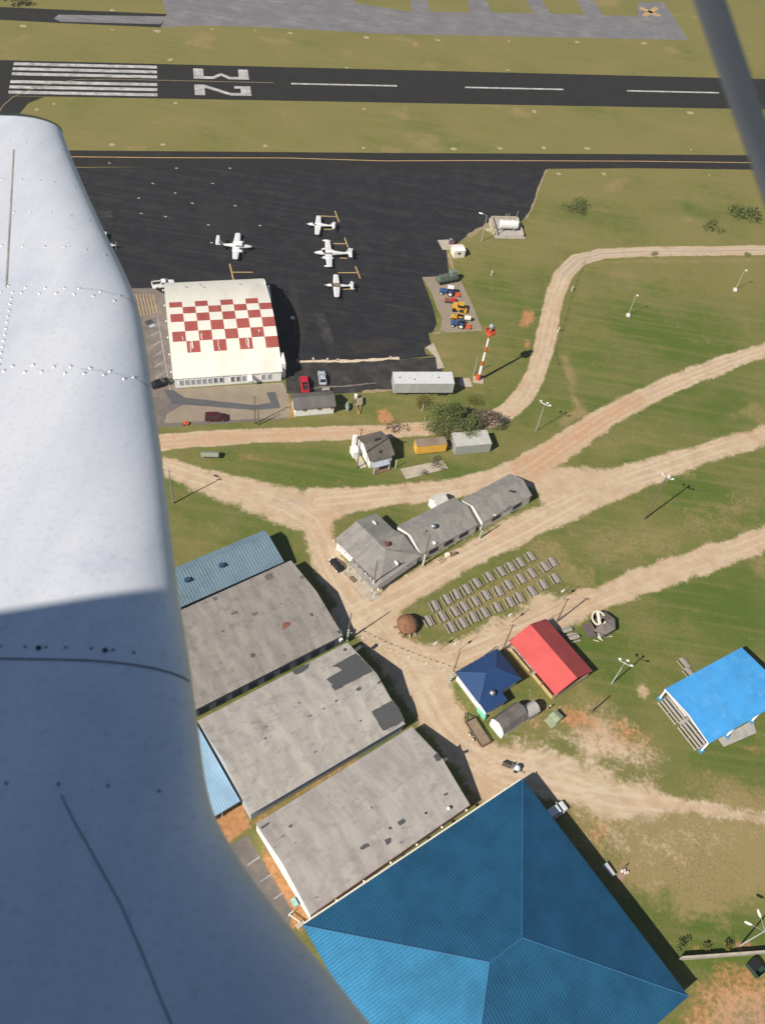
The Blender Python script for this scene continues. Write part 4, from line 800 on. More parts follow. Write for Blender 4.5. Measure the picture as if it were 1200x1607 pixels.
# ------------------------------------------------------------------ AEROPLANES ON THE APRON
def ell(x, zc, ry, rz, n=14): return [(x, ry*math.cos(2*math.pi*i/n), zc+rz*math.sin(2*math.pi*i/n)) for i in range(n)]
def airfoil(y, x0, ch, z, th): return [(x0, y, z), (x0-ch*.12, y, z+th*.6), (x0-ch*.4, y, z+th*.7), (x0-ch, y, z), (x0-ch*.5, y, z-th*.25), (x0-ch*.12, y, z-th*.35)]
def plane(label, nose, tail, span, twin=False, tips=False, cover=False, wx=.36, ttail=False, chord=.2, dihedral=.03):
    a, b = W(*nose, 1.2), W(*tail, 1.2); L = (a-b).length; an = math.atan2((a-b).y, (a-b).x); c = (a+b)/2
    t = thing("light_aeroplane", label, "aeroplane", (c.x, c.y, .012), an, "white aeroplanes parked on the apron")
    q = L; nx = q/2; r = .068*q if not twin else .07*q; zc = 1.25
    st = [(nx, .02, .02, 0), (nx-.03*q, .35, .3, 0), (nx-.12*q, .75, .65, 0), (nx-.22*q, .95, .85, .02), (nx-.32*q, 1, 1.15, .12), (nx-.45*q, 1, 1.15, .14), (nx-.6*q, .75, .8, .06), (nx-.8*q, .42, .45, .06), (nx-.97*q, .14, .2, .1), (nx-q, .03, .05, .12)]
    fz = MB().loft([ell(x, zc+d, max(r*ry, .02), max(r*rz, .02)) for x, ry, rz, d in st]).build("fuselage", CLEANW, t, 50)
    for s in (-1, 1):
        for k in range(4 if twin else 2):
            x = nx-(.27+.06*k)*q; MB().cbox((x, s*r*.93, zc+.14+r*.35), (.042*q, .12, r*.5)).build("window", GLASS, t)
    MB().loft([[(nx-.2*q, -r*.5, zc+r*.75), (nx-.2*q, r*.5, zc+r*.75), (nx-.2*q, r*.5, zc+r*.5), (nx-.2*q, -r*.5, zc+r*.5)], [(nx-.285*q, -r*.62, zc+.12+r*1.12), (nx-.285*q, r*.62, zc+.12+r*1.12), (nx-.285*q, r*.95, zc+r*.5), (nx-.285*q, -r*.95, zc+r*.5)]]).build("windscreen", GLASS, t)
    x0 = nx-(wx-.06)*q; ch = chord*q; hs = span/2
    for s in (-1, 1):
        rings = [airfoil(s*y, x0-sw*q, ch*tp, zc-r*.55+y*dihedral*1.6, .13*ch*tp) for y, tp, sw in ((r*.5, 1.12, -.01), (hs*.35, 1.0, 0), (hs*.92, .8, .015), (hs, .62, .03))]
        MB().loft(rings).build("wing", CLEANW, t, 40)
        if tips:
            y = s*(hs+.1); z = zc-r*.5+hs*dihedral*1.6
            MB().loft([ell(x0+dx*q, z, rr, rr, 10) for dx, rr in ((.06, .03), (.035, .2), (-.03, .3), (-.11, .28), (-.17, .03))]).build("tip_tank", CLEANW, t, 50).location.y = y
        if twin:
            y = s*hs*.33; z = zc-r*.35
            nc = MB().loft([ell(x0+dx*q, z, rr, rr*.85, 10) for dx, rr in ((.085, .22), (.075, .42), (.0, .5), (-.13, .42), (-.22, .06))]).build("engine_nacelle", CLEANW, t, 50); nc.location.y = y
            pr = MB()
            for ph in (.5, .5+math.pi):
                e = Vector((0, math.cos(ph), math.sin(ph))); pr.cbox(Vector((x0+.1*q, y, z))+e*.5, (.04, .16, 1.0), rot=Matrix.Rotation(ph-math.pi/2, 3, 'X'))
            pr.tube((x0+.085*q, y, z), (x0+.125*q, y, z), .17, .03, 8); pr.build("propeller", STEEL, t)
        y = s*(hs*.33 if twin else hs*.28)
        MB().tube((x0-.1*q, y-.1, .3), (x0-.1*q, y+.1, .3), .3, .3, 10).tube((x0-.1*q, y, .3), (x0-.1*q, y, zc-r*.5), .06, .06, 6).build("main_wheel", [TYRE], t)
    MB().tube((nx-.12*q, -.1, .26), (nx-.12*q, .1, .26), .26, .26, 10).tube((nx-.12*q, 0, .26), (nx-.12*q, 0, zc-r*.4), .05, .05, 6).build("nose_wheel", TYRE, t)
    if not twin:
        pr = MB()
        for ph in (.9, .9+math.pi):
            e = Vector((0, math.cos(ph), math.sin(ph))); pr.cbox(Vector((nx+.04, 0, zc))+e*.48, (.04, .15, .95), rot=Matrix.Rotation(ph-math.pi/2, 3, 'X'))
        pr.tube((nx-.02, 0, zc), (nx+.25, 0, zc), .18, .03, 8).build("propeller", STEEL, t)
    ft = zc+.16*q; tz = ft-.05 if ttail else zc+.12+.02*q; tx = nx-(.9 if not ttail else .93)*q
    MB().loft([[(nx-.8*q, .06, zc+.1), (nx-.8*q, -.06, zc+.1), (nx-.99*q, -.04, zc+.1), (nx-.99*q, .04, zc+.1)], [(nx-.93*q, .03, ft), (nx-.93*q, -.03, ft), (nx-1.03*q, -.03, ft), (nx-1.03*q, .03, ft)]]).build("fin", CLEANW, t)
    for s in (-1, 1): MB().loft([airfoil(s*y, tx-sw*q, .105*q*tp, tz, .02*q*tp*.6) for y, tp, sw in ((.02, 1.1, 0), (hs*.36, .8, .02))]).build("tailplane", CLEANW, t, 40)
    if cover: MB().loft([ell(x, zc+d, r*ry+.03, r*rz+.04) for x, ry, rz, d in ((nx-.23*q, .97, .9, .03), (nx-.32*q, 1, 1.15, .12), (nx-.45*q, 1, 1.15, .14), (nx-.56*q, .82, .9, .08))]).build("canvas_cover", M("brown_canvas", (.2, .17, .12), .9, var=.2), t, 50)
    return t
plane("white twin-engined aeroplane facing right, alone behind the checkered hangar", (396,387.5), (341.5,384), (W(372.5,365.5,1.3)-W(376,406.5,1.3)).length, True, ttail=True, wx=.42)
plane("small white aeroplane topmost in the column of three facing left", (481.5,351.5), (525,355.5), (W(490.5,338,1.3)-W(505,367,1.3)).length)
plane("white twin-engined aeroplane with wingtip tanks, middle of the column of three", (493,396.5), (551.5,398.5), (W(508,376,1.3)-W(520,418,1.3)).length-.8, True, tips=True, chord=.17)
plane("small white aeroplane with a brown canvas cover over its cabin", (510,447.5), (553.5,449.5), (W(521.5,431.5,1.3)-W(534,466.5,1.3)).length, cover=True, chord=.22)
plane("white aeroplane with only its nose showing from under the wing", (182,385.5), (128,382), 11.5, False, wx=.4)
# ------------------------------------------------------------------ ROAD VEHICLES
def car(label, cat, name, px, py, head_px, L, Wd, paint, kind="sedan", z=0.03):
    """px,py: pixel of the ground point below its middle; head_px: pixel ahead of the nose"""
    c = W(px, py); h = W(*head_px); an = math.atan2(h.y-c.y, h.x-c.x)
    t = thing(name, label, cat, (c.x, c.y, z), an); l = L/2; w = Wd/2
    H = {"sedan": (.95, 1.42), "suv": (1.05, 1.75), "pickup": (1.05, 1.75), "cart": (.9, 1.7)}[kind]
    def ring(x, hw, z0, z1, inset=.1): return [(x, -hw, z0), (x, hw, z0), (x, hw+.02, (z0+z1)/2), (x, hw-inset, z1), (x, -hw+inset, z1), (x, -hw-.02, (z0+z1)/2)]
    hood = H[0]; bed = hood-.02
    prof = [(l, w*.86, .4, .62), (l-.12, w*.95, .3, hood-.2), (l-.6, w, .28, hood-.05), (l-1.2, w, .28, hood), (-l+1.0, w, .28, hood), (-l+.2, w*.97, .3, hood-.05), (-l, w*.88, .4, hood-.25)]
    MB().loft([ring(*p) for p in prof]).build("body", paint, t, 40)
    cab = {"sedan": (l*.38, l*.05, -l*.52, -l*.82), "suv": (l*.42, l*.15, -l*.85, -l*.97), "pickup": (l*.45, l*.22, -l*.12, -l*.18), "cart": (l*.5, l*.3, -l*.6, -l*.7)}[kind]
    f0, f1, b1, b0 = cab; zt = H[1]
    MB().loft([[(f0, -w*.88, hood-.03), (f0, w*.88, hood-.03), (b0, w*.88, hood-.03), (b0, -w*.88, hood-.03)], [(f1, -w*.72, zt-.05), (f1, w*.72, zt-.05), (b1, w*.72, zt-.05), (b1, -w*.72, zt-.05)]]).build("windows", GLASS, t)
    MB().loft([[(f1+.06, -w*.76, zt-.08), (f1+.06, w*.76, zt-.08), (b1-.06, w*.76, zt-.08), (b1-.06, -w*.76, zt-.08)], [(f1-.08, -w*.68, zt), (f1-.08, w*.68, zt), (b1+.08, w*.68, zt), (b1+.08, -w*.68, zt)]]).build("roof", paint, t)
    pil = MB()
    for s in (-1, 1):
        pil.tube((f0, s*w*.86, hood), (f1, s*w*.73, zt-.06), .05, .05, 5).tube((b0, s*w*.86, hood), (b1, s*w*.73, zt-.06), .06, .06, 5).tube(((f1+b1)/2, s*w*.88, hood), ((f1+b1)/2, s*w*.73, zt-.06), .04, .04, 5)
    pil.build("pillars", paint, t)
    if kind == "pickup":
        MB().box(-l+.18, -w*.74, hood+.0, b0-.12, w*.74, hood+.012).build("bed_floor", DARK, t)
        for s in (-1, 1): MB().box(-l+.1, s*w*.76-.07, hood-.05, b0-.05, s*w*.76+.07, hood+.28).build("bed_side", paint, t)
        MB().box(-l+.03, -w*.8, hood-.05, -l+.15, w*.8, hood+.28).build("tailgate", paint, t)
    for x in (l*.62, -l*.6):
        for s in (-1, 1):
            wh = MB().tube((x, s*(w-.18), .34), (x, s*(w+.03), .34), .34, .34, 14).build("wheel", TYRE, t)
            MB().tube((x, s*(w+.02), .34), (x, s*(w+.045), .34), .2, .2, 10).build("rim", CHROME, wh)
    for s in (-1, 1):
        MB().cbox((l-.07, s*w*.66, .66), (.12, .34, .14)).build("headlight", M("lamp_glass", (.7, .7, .68), .2), t)
        MB().cbox((-l+.03, s*w*.7, .72), (.1, .26, .18)).build("tail_light", M("red_lens", (.4, .02, .02), .3), t)
        MB().cbox((f0-.1, s*(w+.1), hood+.05), (.16, .16, .12)).build("mirror", paint, t)
    return t
pt = lambda n, c, r=.3: M(n, c, r, var=.04, spec=.5)
car("black car by the left end of the hangar's window wall, half behind the wing", "car", "parked_car", 253, 604, (300,588), 4.8, 1.85, pt("black_car_paint", (.012, .012, .014)), "sedan")
car("dark maroon estate car on the tan hardstanding below the hangar", "car", "parked_car", 339, 658, (400,656.5), 4.9, 1.9, pt("maroon_paint", (.07, .012, .018)), "suv")
car("red pickup truck with black stripes left of the silver car", "truck", "pickup_truck", 478, 606, (470,560), 5.4, 1.95, pt("red_car_paint", (.5, .025, .04)), "pickup")
car("silver saloon car right of the red pickup truck", "car", "parked_car", 505.5, 596, (498,550), 4.6, 1.8, pt("silver_paint", (.42, .45, .5)), "sedan")
car("white pickup truck standing behind the left corner of the hangar", "truck", "pickup_truck", 257, 449, (310,442), 5.8, 2.0, pt("white_car_paint", (.8, .8, .8)), "pickup")
car("white car half in the shadow of the big blue roof", "car", "parked_car", 870, 1275, (905,1252), 4.3, 1.8, pt("white_car_paint", (.8, .8, .8)), "suv")
# black covered buggy with pale wheels by the house corner
c = W(528, 889); h = W(510, 869); an = math.atan2(h.y-c.y, h.x-c.x)
bg_ = thing("buggy", "low black buggy with pale hubcaps beside the left house of the pennant row", "buggy", (c.x, c.y, 0), an); BK = pt("black_vinyl", (.015, .015, .018), .5)
MB().loft([[(x, -hw, .35), (x, hw, .35), (x, hw*.8, z1), (x, -hw*.8, z1)] for x, hw, z1 in ((1.7, .45, .7), (1.2, .7, .95), (.2, .75, 1.1), (-1.2, .75, 1.05), (-1.7, .55, .8))]).build("body", BK, bg_, 40)
MB().loft([[(x, -.55, 1.05), (x, .55, 1.05), (x, .42, z1), (x, -.42, z1)] for x, z1 in ((.75, 1.1), (.35, 1.35), (-.7, 1.38), (-1.1, 1.12))]).build("hood", BK, bg_, 40)
for x in (1.15, -1.15):
    for s in (-1, 1):
        wh = MB().tube((x, s*.62, .36), (x, s*.86, .36), .36, .36, 12).build("wheel", TYRE, bg_); MB().tube((x, s*.85, .36), (x, s*.9, .36), .24, .24, 10).build("rim", WHITE, wh)
for s in (-1, 1): MB().ball((1.75, s*.4, .75), .2, 8, 6).build("headlight", WHITE, bg_, 50)
# ------------------------------------------------------------------ TRACTORS AND PLANT ON THE PAD
def tractor(label, px, py, head, paint, L=3.6, canopy=None, rim=WHITE, mower=None, tank=None):
    c = W(px, py); h = W(*head); an = math.atan2(h.y-c.y, h.x-c.x); t = thing("tractor", label, "tractor", (c.x, c.y, .03), an, "tractors and machines on the equipment pad")
    l = L/2
    MB().loft([[(x, -hw, .7), (x, hw, .7), (x, hw*.85, z1), (x, -hw*.85, z1)] for x, hw, z1 in ((l, .3, 1.1), (l-.15, .4, 1.4), (.2, .42, 1.55), (.05, .42, 1.5))]).build("hood", paint, t, 40)
    MB().box(-l*.75, -.28, .55, l*.85, .28, .8).build("chassis", DARK, t)
    for s in (-1, 1):
        w1 = MB().tube((-l*.5, s*.62, .75), (-l*.5, s*1.02, .75), .75, .75, 16).build("rear_wheel", TYRE, t); MB().tube((-l*.5, s*1.0, .75), (-l*.5, s*1.05, .75), .45, .45, 12).build("rim", rim, w1)
        w2 = MB().tube((l*.7, s*.5, .45), (l*.7, s*.78, .45), .45, .45, 14).build("front_wheel", TYRE, t); MB().tube((l*.7, s*.77, .45), (l*.7, s*.81, .45), .26, .26, 10).build("rim", rim, w2)
        MB().box(-l*.85, s*.8-.22, 1.5, -l*.15, s*.8+.22, 1.62).build("mudguard", paint, t)
    MB().box(-l*.55, -.26, 1.0, -l*.3, .26, 1.15).box(-l*.6, -.26, 1.0, -l*.52, .26, 1.55).build("seat", DARK, t)
    MB().tube((-.1, 0, 1.3), (-.3, 0, 1.6), .03, .03, 6).tube((-.29, 0, 1.58), (-.32, 0, 1.63), .2, .2, 12).build("steering_wheel", DARK, t)
    MB().tube((l*.5, .15, 1.4), (l*.5, .15, 2.0), .05, .05, 6).build("exhaust", DARK, t)
    if canopy:
        MB().box(-l*.85, -.75, 2.35, -.0, .75, 2.45).build("canopy", canopy, t); ps = MB()
        for x in (-l*.8, -.1):
            for y in (-.65, .65): ps.tube((x, y, .8), (x, y, 2.36), .035, .035, 5)
        ps.build("canopy_frame", DARK, t)
    if mower:
        MB().box(-l-1.6, -.8, .25, -l-.3, .8, .55).tube((-l-.3, 0, .5), (-l*.7, 0, .7), .08, .08, 6).tube((-l-1.6, 0, .45), (-l-2.3, .2, .3), .12, .06, 6).build("mower_deck", mower, t)
    if tank: MB().tube((-l-.3, 0, 1.0), (-l-1.9, 0, 1.0), .6, .6, 14).tube((-l-1.1, -.05, 1.6), (-l-1.1, -.05, 1.75), .2, .2, 8).build("spray_tank", tank, t, 40)
    return t
tractor("blue tractor with an orange mower, lower end of the equipment pad by the mast", 717, 512, (690,508), BLUE, mower=ORANGE)
tractor("blue tractor with a white canopy, topmost of the tractors on the pad", 700, 461.5, (670,457), BLUE, mower=ORANGE, canopy=WHITE, L=3.9)
tractor("yellow tractor towing a round white spray tank on the equipment pad", 716, 502, (690,499), YELLOW, rim=YELLOW, tank=CREAM, L=3.2)
c = W(706, 473); t = thing("flail_mower", "low red mower deck lying between the blue and yellow machines", "mower", (c.x, c.y, .03), .1, "tractors and machines on the equipment pad")
MB().box(-1.5, -.6, .2, 1.0, .6, .55).build("deck", M("faded_red", (.3, .07, .07), .7, var=.25), t); MB().box(.2, -.5, .55, 1.3, .5, .95).build("engine_cover", RED, t)
MB().tube((-1.4, -.75, .25), (1.4, -.75, .25), .25, .25, 10).build("roller", DARK, t); MB().tube((1.0, 0, .4), (2.2, .1, .4), .06, .06, 6).build("drawbar", M("faded_red", (.3, .07, .07)), t)
c = W(718, 487); h = W(690, 482); t = thing("yellow_loader", "boxy yellow loader in the middle of the equipment pad", "loader", (c.x, c.y, .03), math.atan2(h.y-c.y, h.x-c.x), "tractors and machines on the equipment pad")
MB().box(-1.5, -.8, .5, 1.6, .8, 1.3).build("body", YELLOW, t); MB().loft([[(.2,-.75,1.3),(1.6,-.75,1.3),(1.6,.75,1.3),(.2,.75,1.3)],[(.3,-.65,2.1),(1.4,-.65,2.0),(1.4,.65,2.0),(.3,.65,2.1)]]).build("engine_cover", YELLOW, t)
MB().box(-1.2, -.7, 1.3, -.1, .7, 2.2).build("cab", GLASS, t); MB().box(-1.3, -.78, 2.2, 0, .78, 2.32).build("cab_roof", YELLOW, t)
MB().box(-2.3, -1.0, .2, -1.5, 1.0, .9).build("bucket", YELLOW, t)
for x in (-1.0, 1.0):
    for s in (-1, 1): MB().tube((x, s*.8, .55), (x, s*1.1, .55), .55, .55, 14).build("wheel", TYRE, t)
c = W(701, 441); h = W(670, 447); t = thing("army_vehicle", "grey-green many-wheeled vehicle with a raised box at the top end of the equipment pad", "vehicle", (c.x, c.y, .03), math.atan2(h.y-c.y, h.x-c.x))
MB().loft([[(x, -hw, .6), (x, hw, .6), (x, hw*.8, z1), (x, -hw*.8, z1)] for x, hw, z1 in ((3.3, .6, 1.1), (2.7, 1.0, 1.5), (1.2, 1.1, 1.7), (-2.6, 1.15, 1.7), (-3.1, 1.0, 1.2))]).build("hull", GREENP, t, 30)
MB().loft([[(-2.4,-.9,1.7),(-.6,-.9,1.7),(-.6,.9,1.7),(-2.4,.9,1.7)],[(-2.2,-.75,3.1),(-.8,-.75,3.1),(-.8,.75,3.1),(-2.2,.75,3.1)]]).build("raised_box", M("pale_grey_green", (.16, .2, .17), .7, var=.2), t)
for x in (2.4, 1.2, 0, -1.3, -2.4):
    for s in (-1, 1): MB().tube((x, s*.95, .5), (x, s*1.3, .5), .5, .5, 12).build("wheel", TYRE, t)
for x in (2.2, 1.2, .2): MB().box(x-.35, -.75, 1.6, x+.35, .75, 2.0+.1*math.sin(x*3)).build("deck_box", GREENP, t)
MB().tube((-.6, 0, 2.4), (1.2, 0, 2.1), .1, .07, 8).build("boom", GREENP, t)
# ------------------------------------------------------------------ TANK, PUMP, MAST
o = W(778, 372); b_ = W(821, 373); an = math.atan2((b_-o).y, (b_-o).x); L = (b_-o).length
o2 = W(778, 344); dp = (Matrix.Rotation(-an, 3, 'Z') @ (o2-o)).y
bs_ = thing("containment_basin", "concrete walled basin holding the white fuel tank", "basin", (o.x, o.y, 0), an)
MB().box(-.4, -.6, 0, L+.4, dp+.3, .12).build("floor", CONCG, bs_)
bw = MB().box(0, dp-.3, .1, L, dp, 1.1).box(0, .3, .1, .3, dp, 1.1).box(L-.3, .3, .1, L, dp, 1.1).box(.3, .0, .1, L-.0, .25, .55); bw.build("basin_wall", CONC, bs_)
MB().box(-2.5, dp*.3, 0, -.1, dp*.42, .3).box(-1.4, dp*.2, 0, -1.1, dp*.3, .9).box(-.9, dp*.1, .0, -.3, dp*.8, .7).build("pipe_stand", M("tan_pipe_paint", (.5, .44, .3), .6), bs_)
tk = thing("fuel_tank", "white cylindrical fuel tank lying in the concrete basin", "tank", (o.x, o.y, .12), an)
x0, x1, yc = L*.2, L*.82, dp*.42
MB().loft([[(x, yc+r*math.cos(2*math.pi*i/24), 1.75+r*math.sin(2*math.pi*i/24)) for i in range(24)] for x, r in ((x0-.25, .5), (x0-.15, 1.0), (x0, 1.3), (x1, 1.3), (x1+.15, 1.0), (x1+.25, .5))]).build("tank_shell", CLEANW, tk, 50)
for x in (x0+.8, x1-.8): MB().box(x-.15, yc-1.0, 0, x+.15, yc+1.0, .85).build("saddle", CONCG, tk)
for x in (x0+.8, (x0+x1)/2, x1-1): MB().tube((x, yc, 3.0), (x, yc, 3.35), .14, .14, 8).build("hatch", STEEL, tk)
for x, y in ((x0+1.4, yc+1.2), (x0+2.2, yc+1.35), (x1-.3, yc+1.5)): MB().tube((x, y, .1), (x+.1, y, 5.2 if x > x1-1 else 4.4), .06, .06, 6).build("vent_pipe", M("tan_pipe_paint", (.5, .44, .3)), tk)
c = W(706, 383); t = thing("fuel_pump", "small red and blue fuel pump on the pale pad at the apron edge", "pump", (c.x, c.y, .03), .3)
MB().box(-.4, -.3, 0, .4, .3, 1.5).build("cabinet", M("dull_blue", (.12, .13, .22), .6), t); MB().box(.5, -.4, 0, 1.1, .3, 1.1).build("hose_reel", M("dull_red", (.3, .08, .07), .6), t); MB().box(-.45, -.35, 1.5, .45, .35, 1.6).build("lid", STEEL, t)
MB().tube((1.6, -1.2, 0), (1.6, -1.2, 1.0), .1, .1, 8).build("bollard", M("bollard_red", (.55, .2, .15), .6), t)
b0 = W(750, 597); t = thing("beacon_mast", "red and white banded beacon mast with a round red platform", "mast", (b0.x, b0.y, 0))
MB().box(-1.3, -1.1, 0, 1.3, 1.1, .25).build("footing", CONC, t)
RO = M("mast_red", (.6, .1, .04), .5, var=.1)
zs = [.25, 2.3, 5.0, 6.5, 9.2, 10.9, 13.4, 14.9]
for i, (za, zb) in enumerate(zip(zs[:-1], zs[1:])): MB().tube((0, 0, za), (0, 0, zb), .42-.014*za, .42-.014*zb, 14).build("mast_section", RO if i % 2 == 0 else WHITE, t, 40)
MB().tube((0, 0, 14.9), (0, 0, 15.05), 1.15, 1.15, 20).tube((0, 0, 15.05), (0, 0, 15.9), .3, .3, 10).build("platform", RO, t, 40)
rl = MB()
for i in range(16):
    a0, a1 = 2*math.pi*i/16, 2*math.pi*(i+1)/16; p = lambda a_, z: Vector((1.12*math.cos(a_), 1.12*math.sin(a_), z))
    rl.tube(p(a0, 15.05), p(a0, 16.1), .04, .04, 5).tube(p(a0, 16.1), p(a1, 16.1), .05, .05, 5).tube(p(a0, 15.55), p(a1, 15.55), .05, .05, 5)
    rl.poly([p(a0, 15.06), p(a1, 15.06), p(a1, 15.5), p(a0, 15.5)])
rl.build("railing", RO, t)
MB().tube((.0, 0, 15.9), (0, 0, 16.4), .35, .4, 12).ball((0, 0, 16.9), (.62, .62, .65), 16, 10).build("beacon", M("beacon_grey", (.33, .38, .38), .35, .3, var=.25), t, 50)
MB().box(-.7, -.15, .25, -.35, .3, 2.1).build("control_box", RO, t)
# ------------------------------------------------------------------ POLES
def pole(name, label, base, top, r=.13, mat=POLEW, heads=(), wrap=None, group=None, cat="pole", arm=None):
    b = W(*base); d = ray(*top); d2 = Vector((d.x, d.y)); k = (b.xy).dot(d2)/d2.dot(d2); h = ALT+d.z*k
    t = thing(name, label, cat, b, 0, group)
    MB().tube((0, 0, 0), (0, 0, h), r*1.15, r*.75, 10).build("shaft", mat, t, 50)
    if wrap:
        n = 9; hw = min(h*.5, 4)
        for i in range(n): MB().tube((0, 0, .15+hw*i/n), (0, 0, .15+hw*(i+.6)/n), r*1.45, r*1.45, 10).build("wrap_band", wrap[i % 2], t, 50)
    for (dx, dy, dz, dr) in heads:                       # arm offset, lamp
        a = Vector((0, 0, h+dz)); e = Vector((dx, dy, h+dz+.25)); MB().tube(a, e, .05, .04, 6).build("arm", STEEL, t)
        n = Vector((dx, dy, 0)).normalized(); an = math.atan2(n.y, n.x)
        MB().loft([[e+Matrix.Rotation(an, 3, 'Z') @ Vector((x, y*hw, z)) for y, z in ((-1, -.08), (1, -.08), (.6, .12), (-.6, .12))] for x, hw in ((-.1, .08), (.25, dr), (.75, dr), (1.05, dr*.5))]).build("lamp_head", WHITE, t, 40)
    if arm: MB().tube((-arm, 0, h-.4), (arm, 0, h-.4), .06, .06, 6).build("crossarm", mat, t)
    return t, h
LIGHTP = M("pale_pole", (.4, .42, .4), .6, var=.1)
pole("street_light", "wooden lamp pole by the edge of the wing above the blue metal roof", (272,790), (267,737), .14, M("grey_pole", (.25, .26, .25), .8), heads=((-.9, .2, 0, .2),), arm=.6)
pole("utility_pole", "wooden utility pole below the checkered hangar, taller of the two", (400,665), (402.5,622), .13, arm=.7)
pole("utility_pole", "short bare pole just right of the taller one below the hangar", (405.5,667), (406,640), .12)
pole("utility_pole", "tall wooden pole in front of the gable of the small white house", (560,735), (568.5,672), .14, arm=.8)
pole("street_light", "slim lamp pole between the apron and the fuel tank", (755,378.5), (762.5,338), .1, LIGHTP, heads=((-1.3, .2, 0, .22),))
pole("marker_pole", "thin grey pole left of the beacon mast", (743,587), (749,560), .1, LIGHTP)
wpole = lambda lab, b, tp: pole("weather_pole", lab, b, tp, .07, M("pale_green_pole", (.45, .5, .42), .6), group="thin poles with white bases in the green field")
for lab, b, tp in (("thin pole with a white base in the middle of the green field", (984.5,496), (1000,462)), ("thin pole with a white base near the right edge of the green field", (1152,456), (1171,423))):
    t, h = wpole(lab, b, tp); MB().box(-.45, -.4, 0, .45, .4, .7).build("base_box", WHITE, t); MB().ball((.35, -.3, h-.2), .25, 8, 6).tube((0, 0, h-.2), (.35, -.3, h-.2), .03, .03, 5).build("sensor", WHITE, t)
for lab, b, tp, r in (("slim floodlight pole beside the curved gravel road's lower bend", (840,677), (856,633), .08), ("tall floodlight pole among the dirt tracks at right", (1010,815), (1047,748), .16), ("leaning grey lamp pole between the red and bright blue roofs", (959,1073), (980,1039), .12)):
    t, h = pole("floodlight_pole", lab, b, tp, r, LIGHTP if r < .15 else POLEW)
    MB().tube((-1.0, .4, h-.3), (1.1, -.5, h-.3), .06, .06, 6).tube((-.6, -.8, h-.9), (.6, .7, h-.9), .05, .05, 6).build("crossarm", STEEL, t)
    for x, y, z in ((-1.0, .45, h-.1), (1.1, -.55, h-.1), (.65, .75, h-.7), (.2, -.35, h-.05))[:4 if r > .15 else 3]:
        MB().loft([[(x-.16, y-.12, z), (x+.16, y-.12, z), (x+.16, y+.12, z), (x-.16, y+.12, z)], [(x-.27, y-.2, z+.22), (x+.27, y-.2, z+.22), (x+.27, y+.2, z+.22), (x-.27, y+.2, z+.22)]]).build("floodlight", WHITE, t)
pole("utility_pole", "short stub pole with a pale box near the red pavilion's lower corner", (927,1118), (938,1097), .14, POLEW)
t, h = pole("street_light", "double-headed street lamp beside the pale wall at lower right", (1160,1484), (1191,1447), .12, LIGHTP, heads=((-2.0, .6, -.4, .2), (-.5, 1.9, -.2, .2)))
MB().tube((0, 0, .2), (-2.2, -1.0, 0), .04, .04, 5).build("conduit", M("tan_pipe_paint", (.5, .44, .3)), t)
GRN, WHT = M("green_tape", (.1, .32, .18), .7), WHITE
BP = {}
for key, lab, b, tp in (("a", "pole wrapped in white and green bands at the bottom corner of the left house", (584,928), (593,880)), ("b", "pole wrapped in white and green bands where the left and middle houses meet", (663,888), (676,838)),
        ("c", "pole wrapped in green bands where the middle and right houses meet", (752,845), (758,818)), ("d", "tall pole wrapped in green bands between the brown and middle grey sheds", (545,1005), (553,962)), ("e", "pole wrapped in green bands at the left corner of the dark blue kiosk", (705.5,1070), (722,1023))):
    BP[key] = pole("banded_pole", lab, b, tp, .13, POLEW, wrap=(WHT, GRN if key in 'cde' else WHT), group="poles wrapped in green and white bands")
for key, lab, b, tp in (("f", "bare wooden pole between the dark blue kiosk and the red pavilion", (788,1021), (805,980)), ("g", "bare wooden pole behind the far corner of the red pavilion", (873,976), (893,940))): BP[key] = pole("utility_pole", lab, b, tp, .13, POLEW, arm=.7)
def lampless(base, z=5.5): pass
# wires and pennants
PEN = [M("pennant_red", (.45, .05, .06), .7), M("pennant_white", (.8, .78, .75), .7), M("pennant_blue", (.1, .13, .3), .7)]
def bunting(label, a, b, sag=.6, step=.7, mats=(0, 1, 2), size=.42):
    a, b = Vector(a), Vector(b); L = (b-a).length; n = max(3, int(L/step)); mb = MB(); t = thing("pennant_string", label, "pennants", a, 0, "strings of little pennants")
    P = lambda s: (b-a)*s-Vector((0, 0, sag*4*s*(1-s))); mb.path([P(i/16) for i in range(17)], .02, 5); mb.build("cord", DARK, t)
    d = (b-a).normalized(); sd_ = Vector((-d.y, d.x, 0))
    for k in mats:
        mb = MB()
        for i in range(n):
            if mats[i % len(mats)] != k: continue
            p = P((i+.5)/n); q = d*size*.5; sw = sd_*math.sin(i*2.3)*.12+Vector((0, 0, -size*1.1))
            mb.add([p-q, p+q, p+sw], [(0, 1, 2)]).add([p-q+sd_*.01, p+q+sd_*.01, p+sw+sd_*.01], [(2, 1, 0)])
        o = mb.build("pennants", PEN[k], t, fix=False); o['kind'] = 'stuff'
def at(key, z): t, h = BP[key]; return Vector(t.location)+Vector((0, 0, z))
lw = Vector(W(519,841,3.0)); hw_ = Vector(W(539,868,3.0))
bunting("red and white pennants along the left eave of the left house", at("a", 3.6), W(519,842,3.3), .3, mats=(0, 1))
bunting("pennants along the front eave of the left house", at("a", 3.4), at("b", 3.4), .4)
bunting("pennants along the front of the middle house", at("b", 3.3), at("c", 3.3), .4)
bunting("white pennants strung across the dirt lane to the blue kiosk", at("d", 3.4), at("e", 3.6), .5, 1.1, (1,), .34)
bunting("pennants along the upper edge of the dark blue kiosk", at("e", 3.6), at("f", 3.2), .4, .7, (1, 2))
bunting("pennants along the upper gable of the red pavilion", at("f", 3.3), at("g", 3.6), .3, .8, (1, 2))
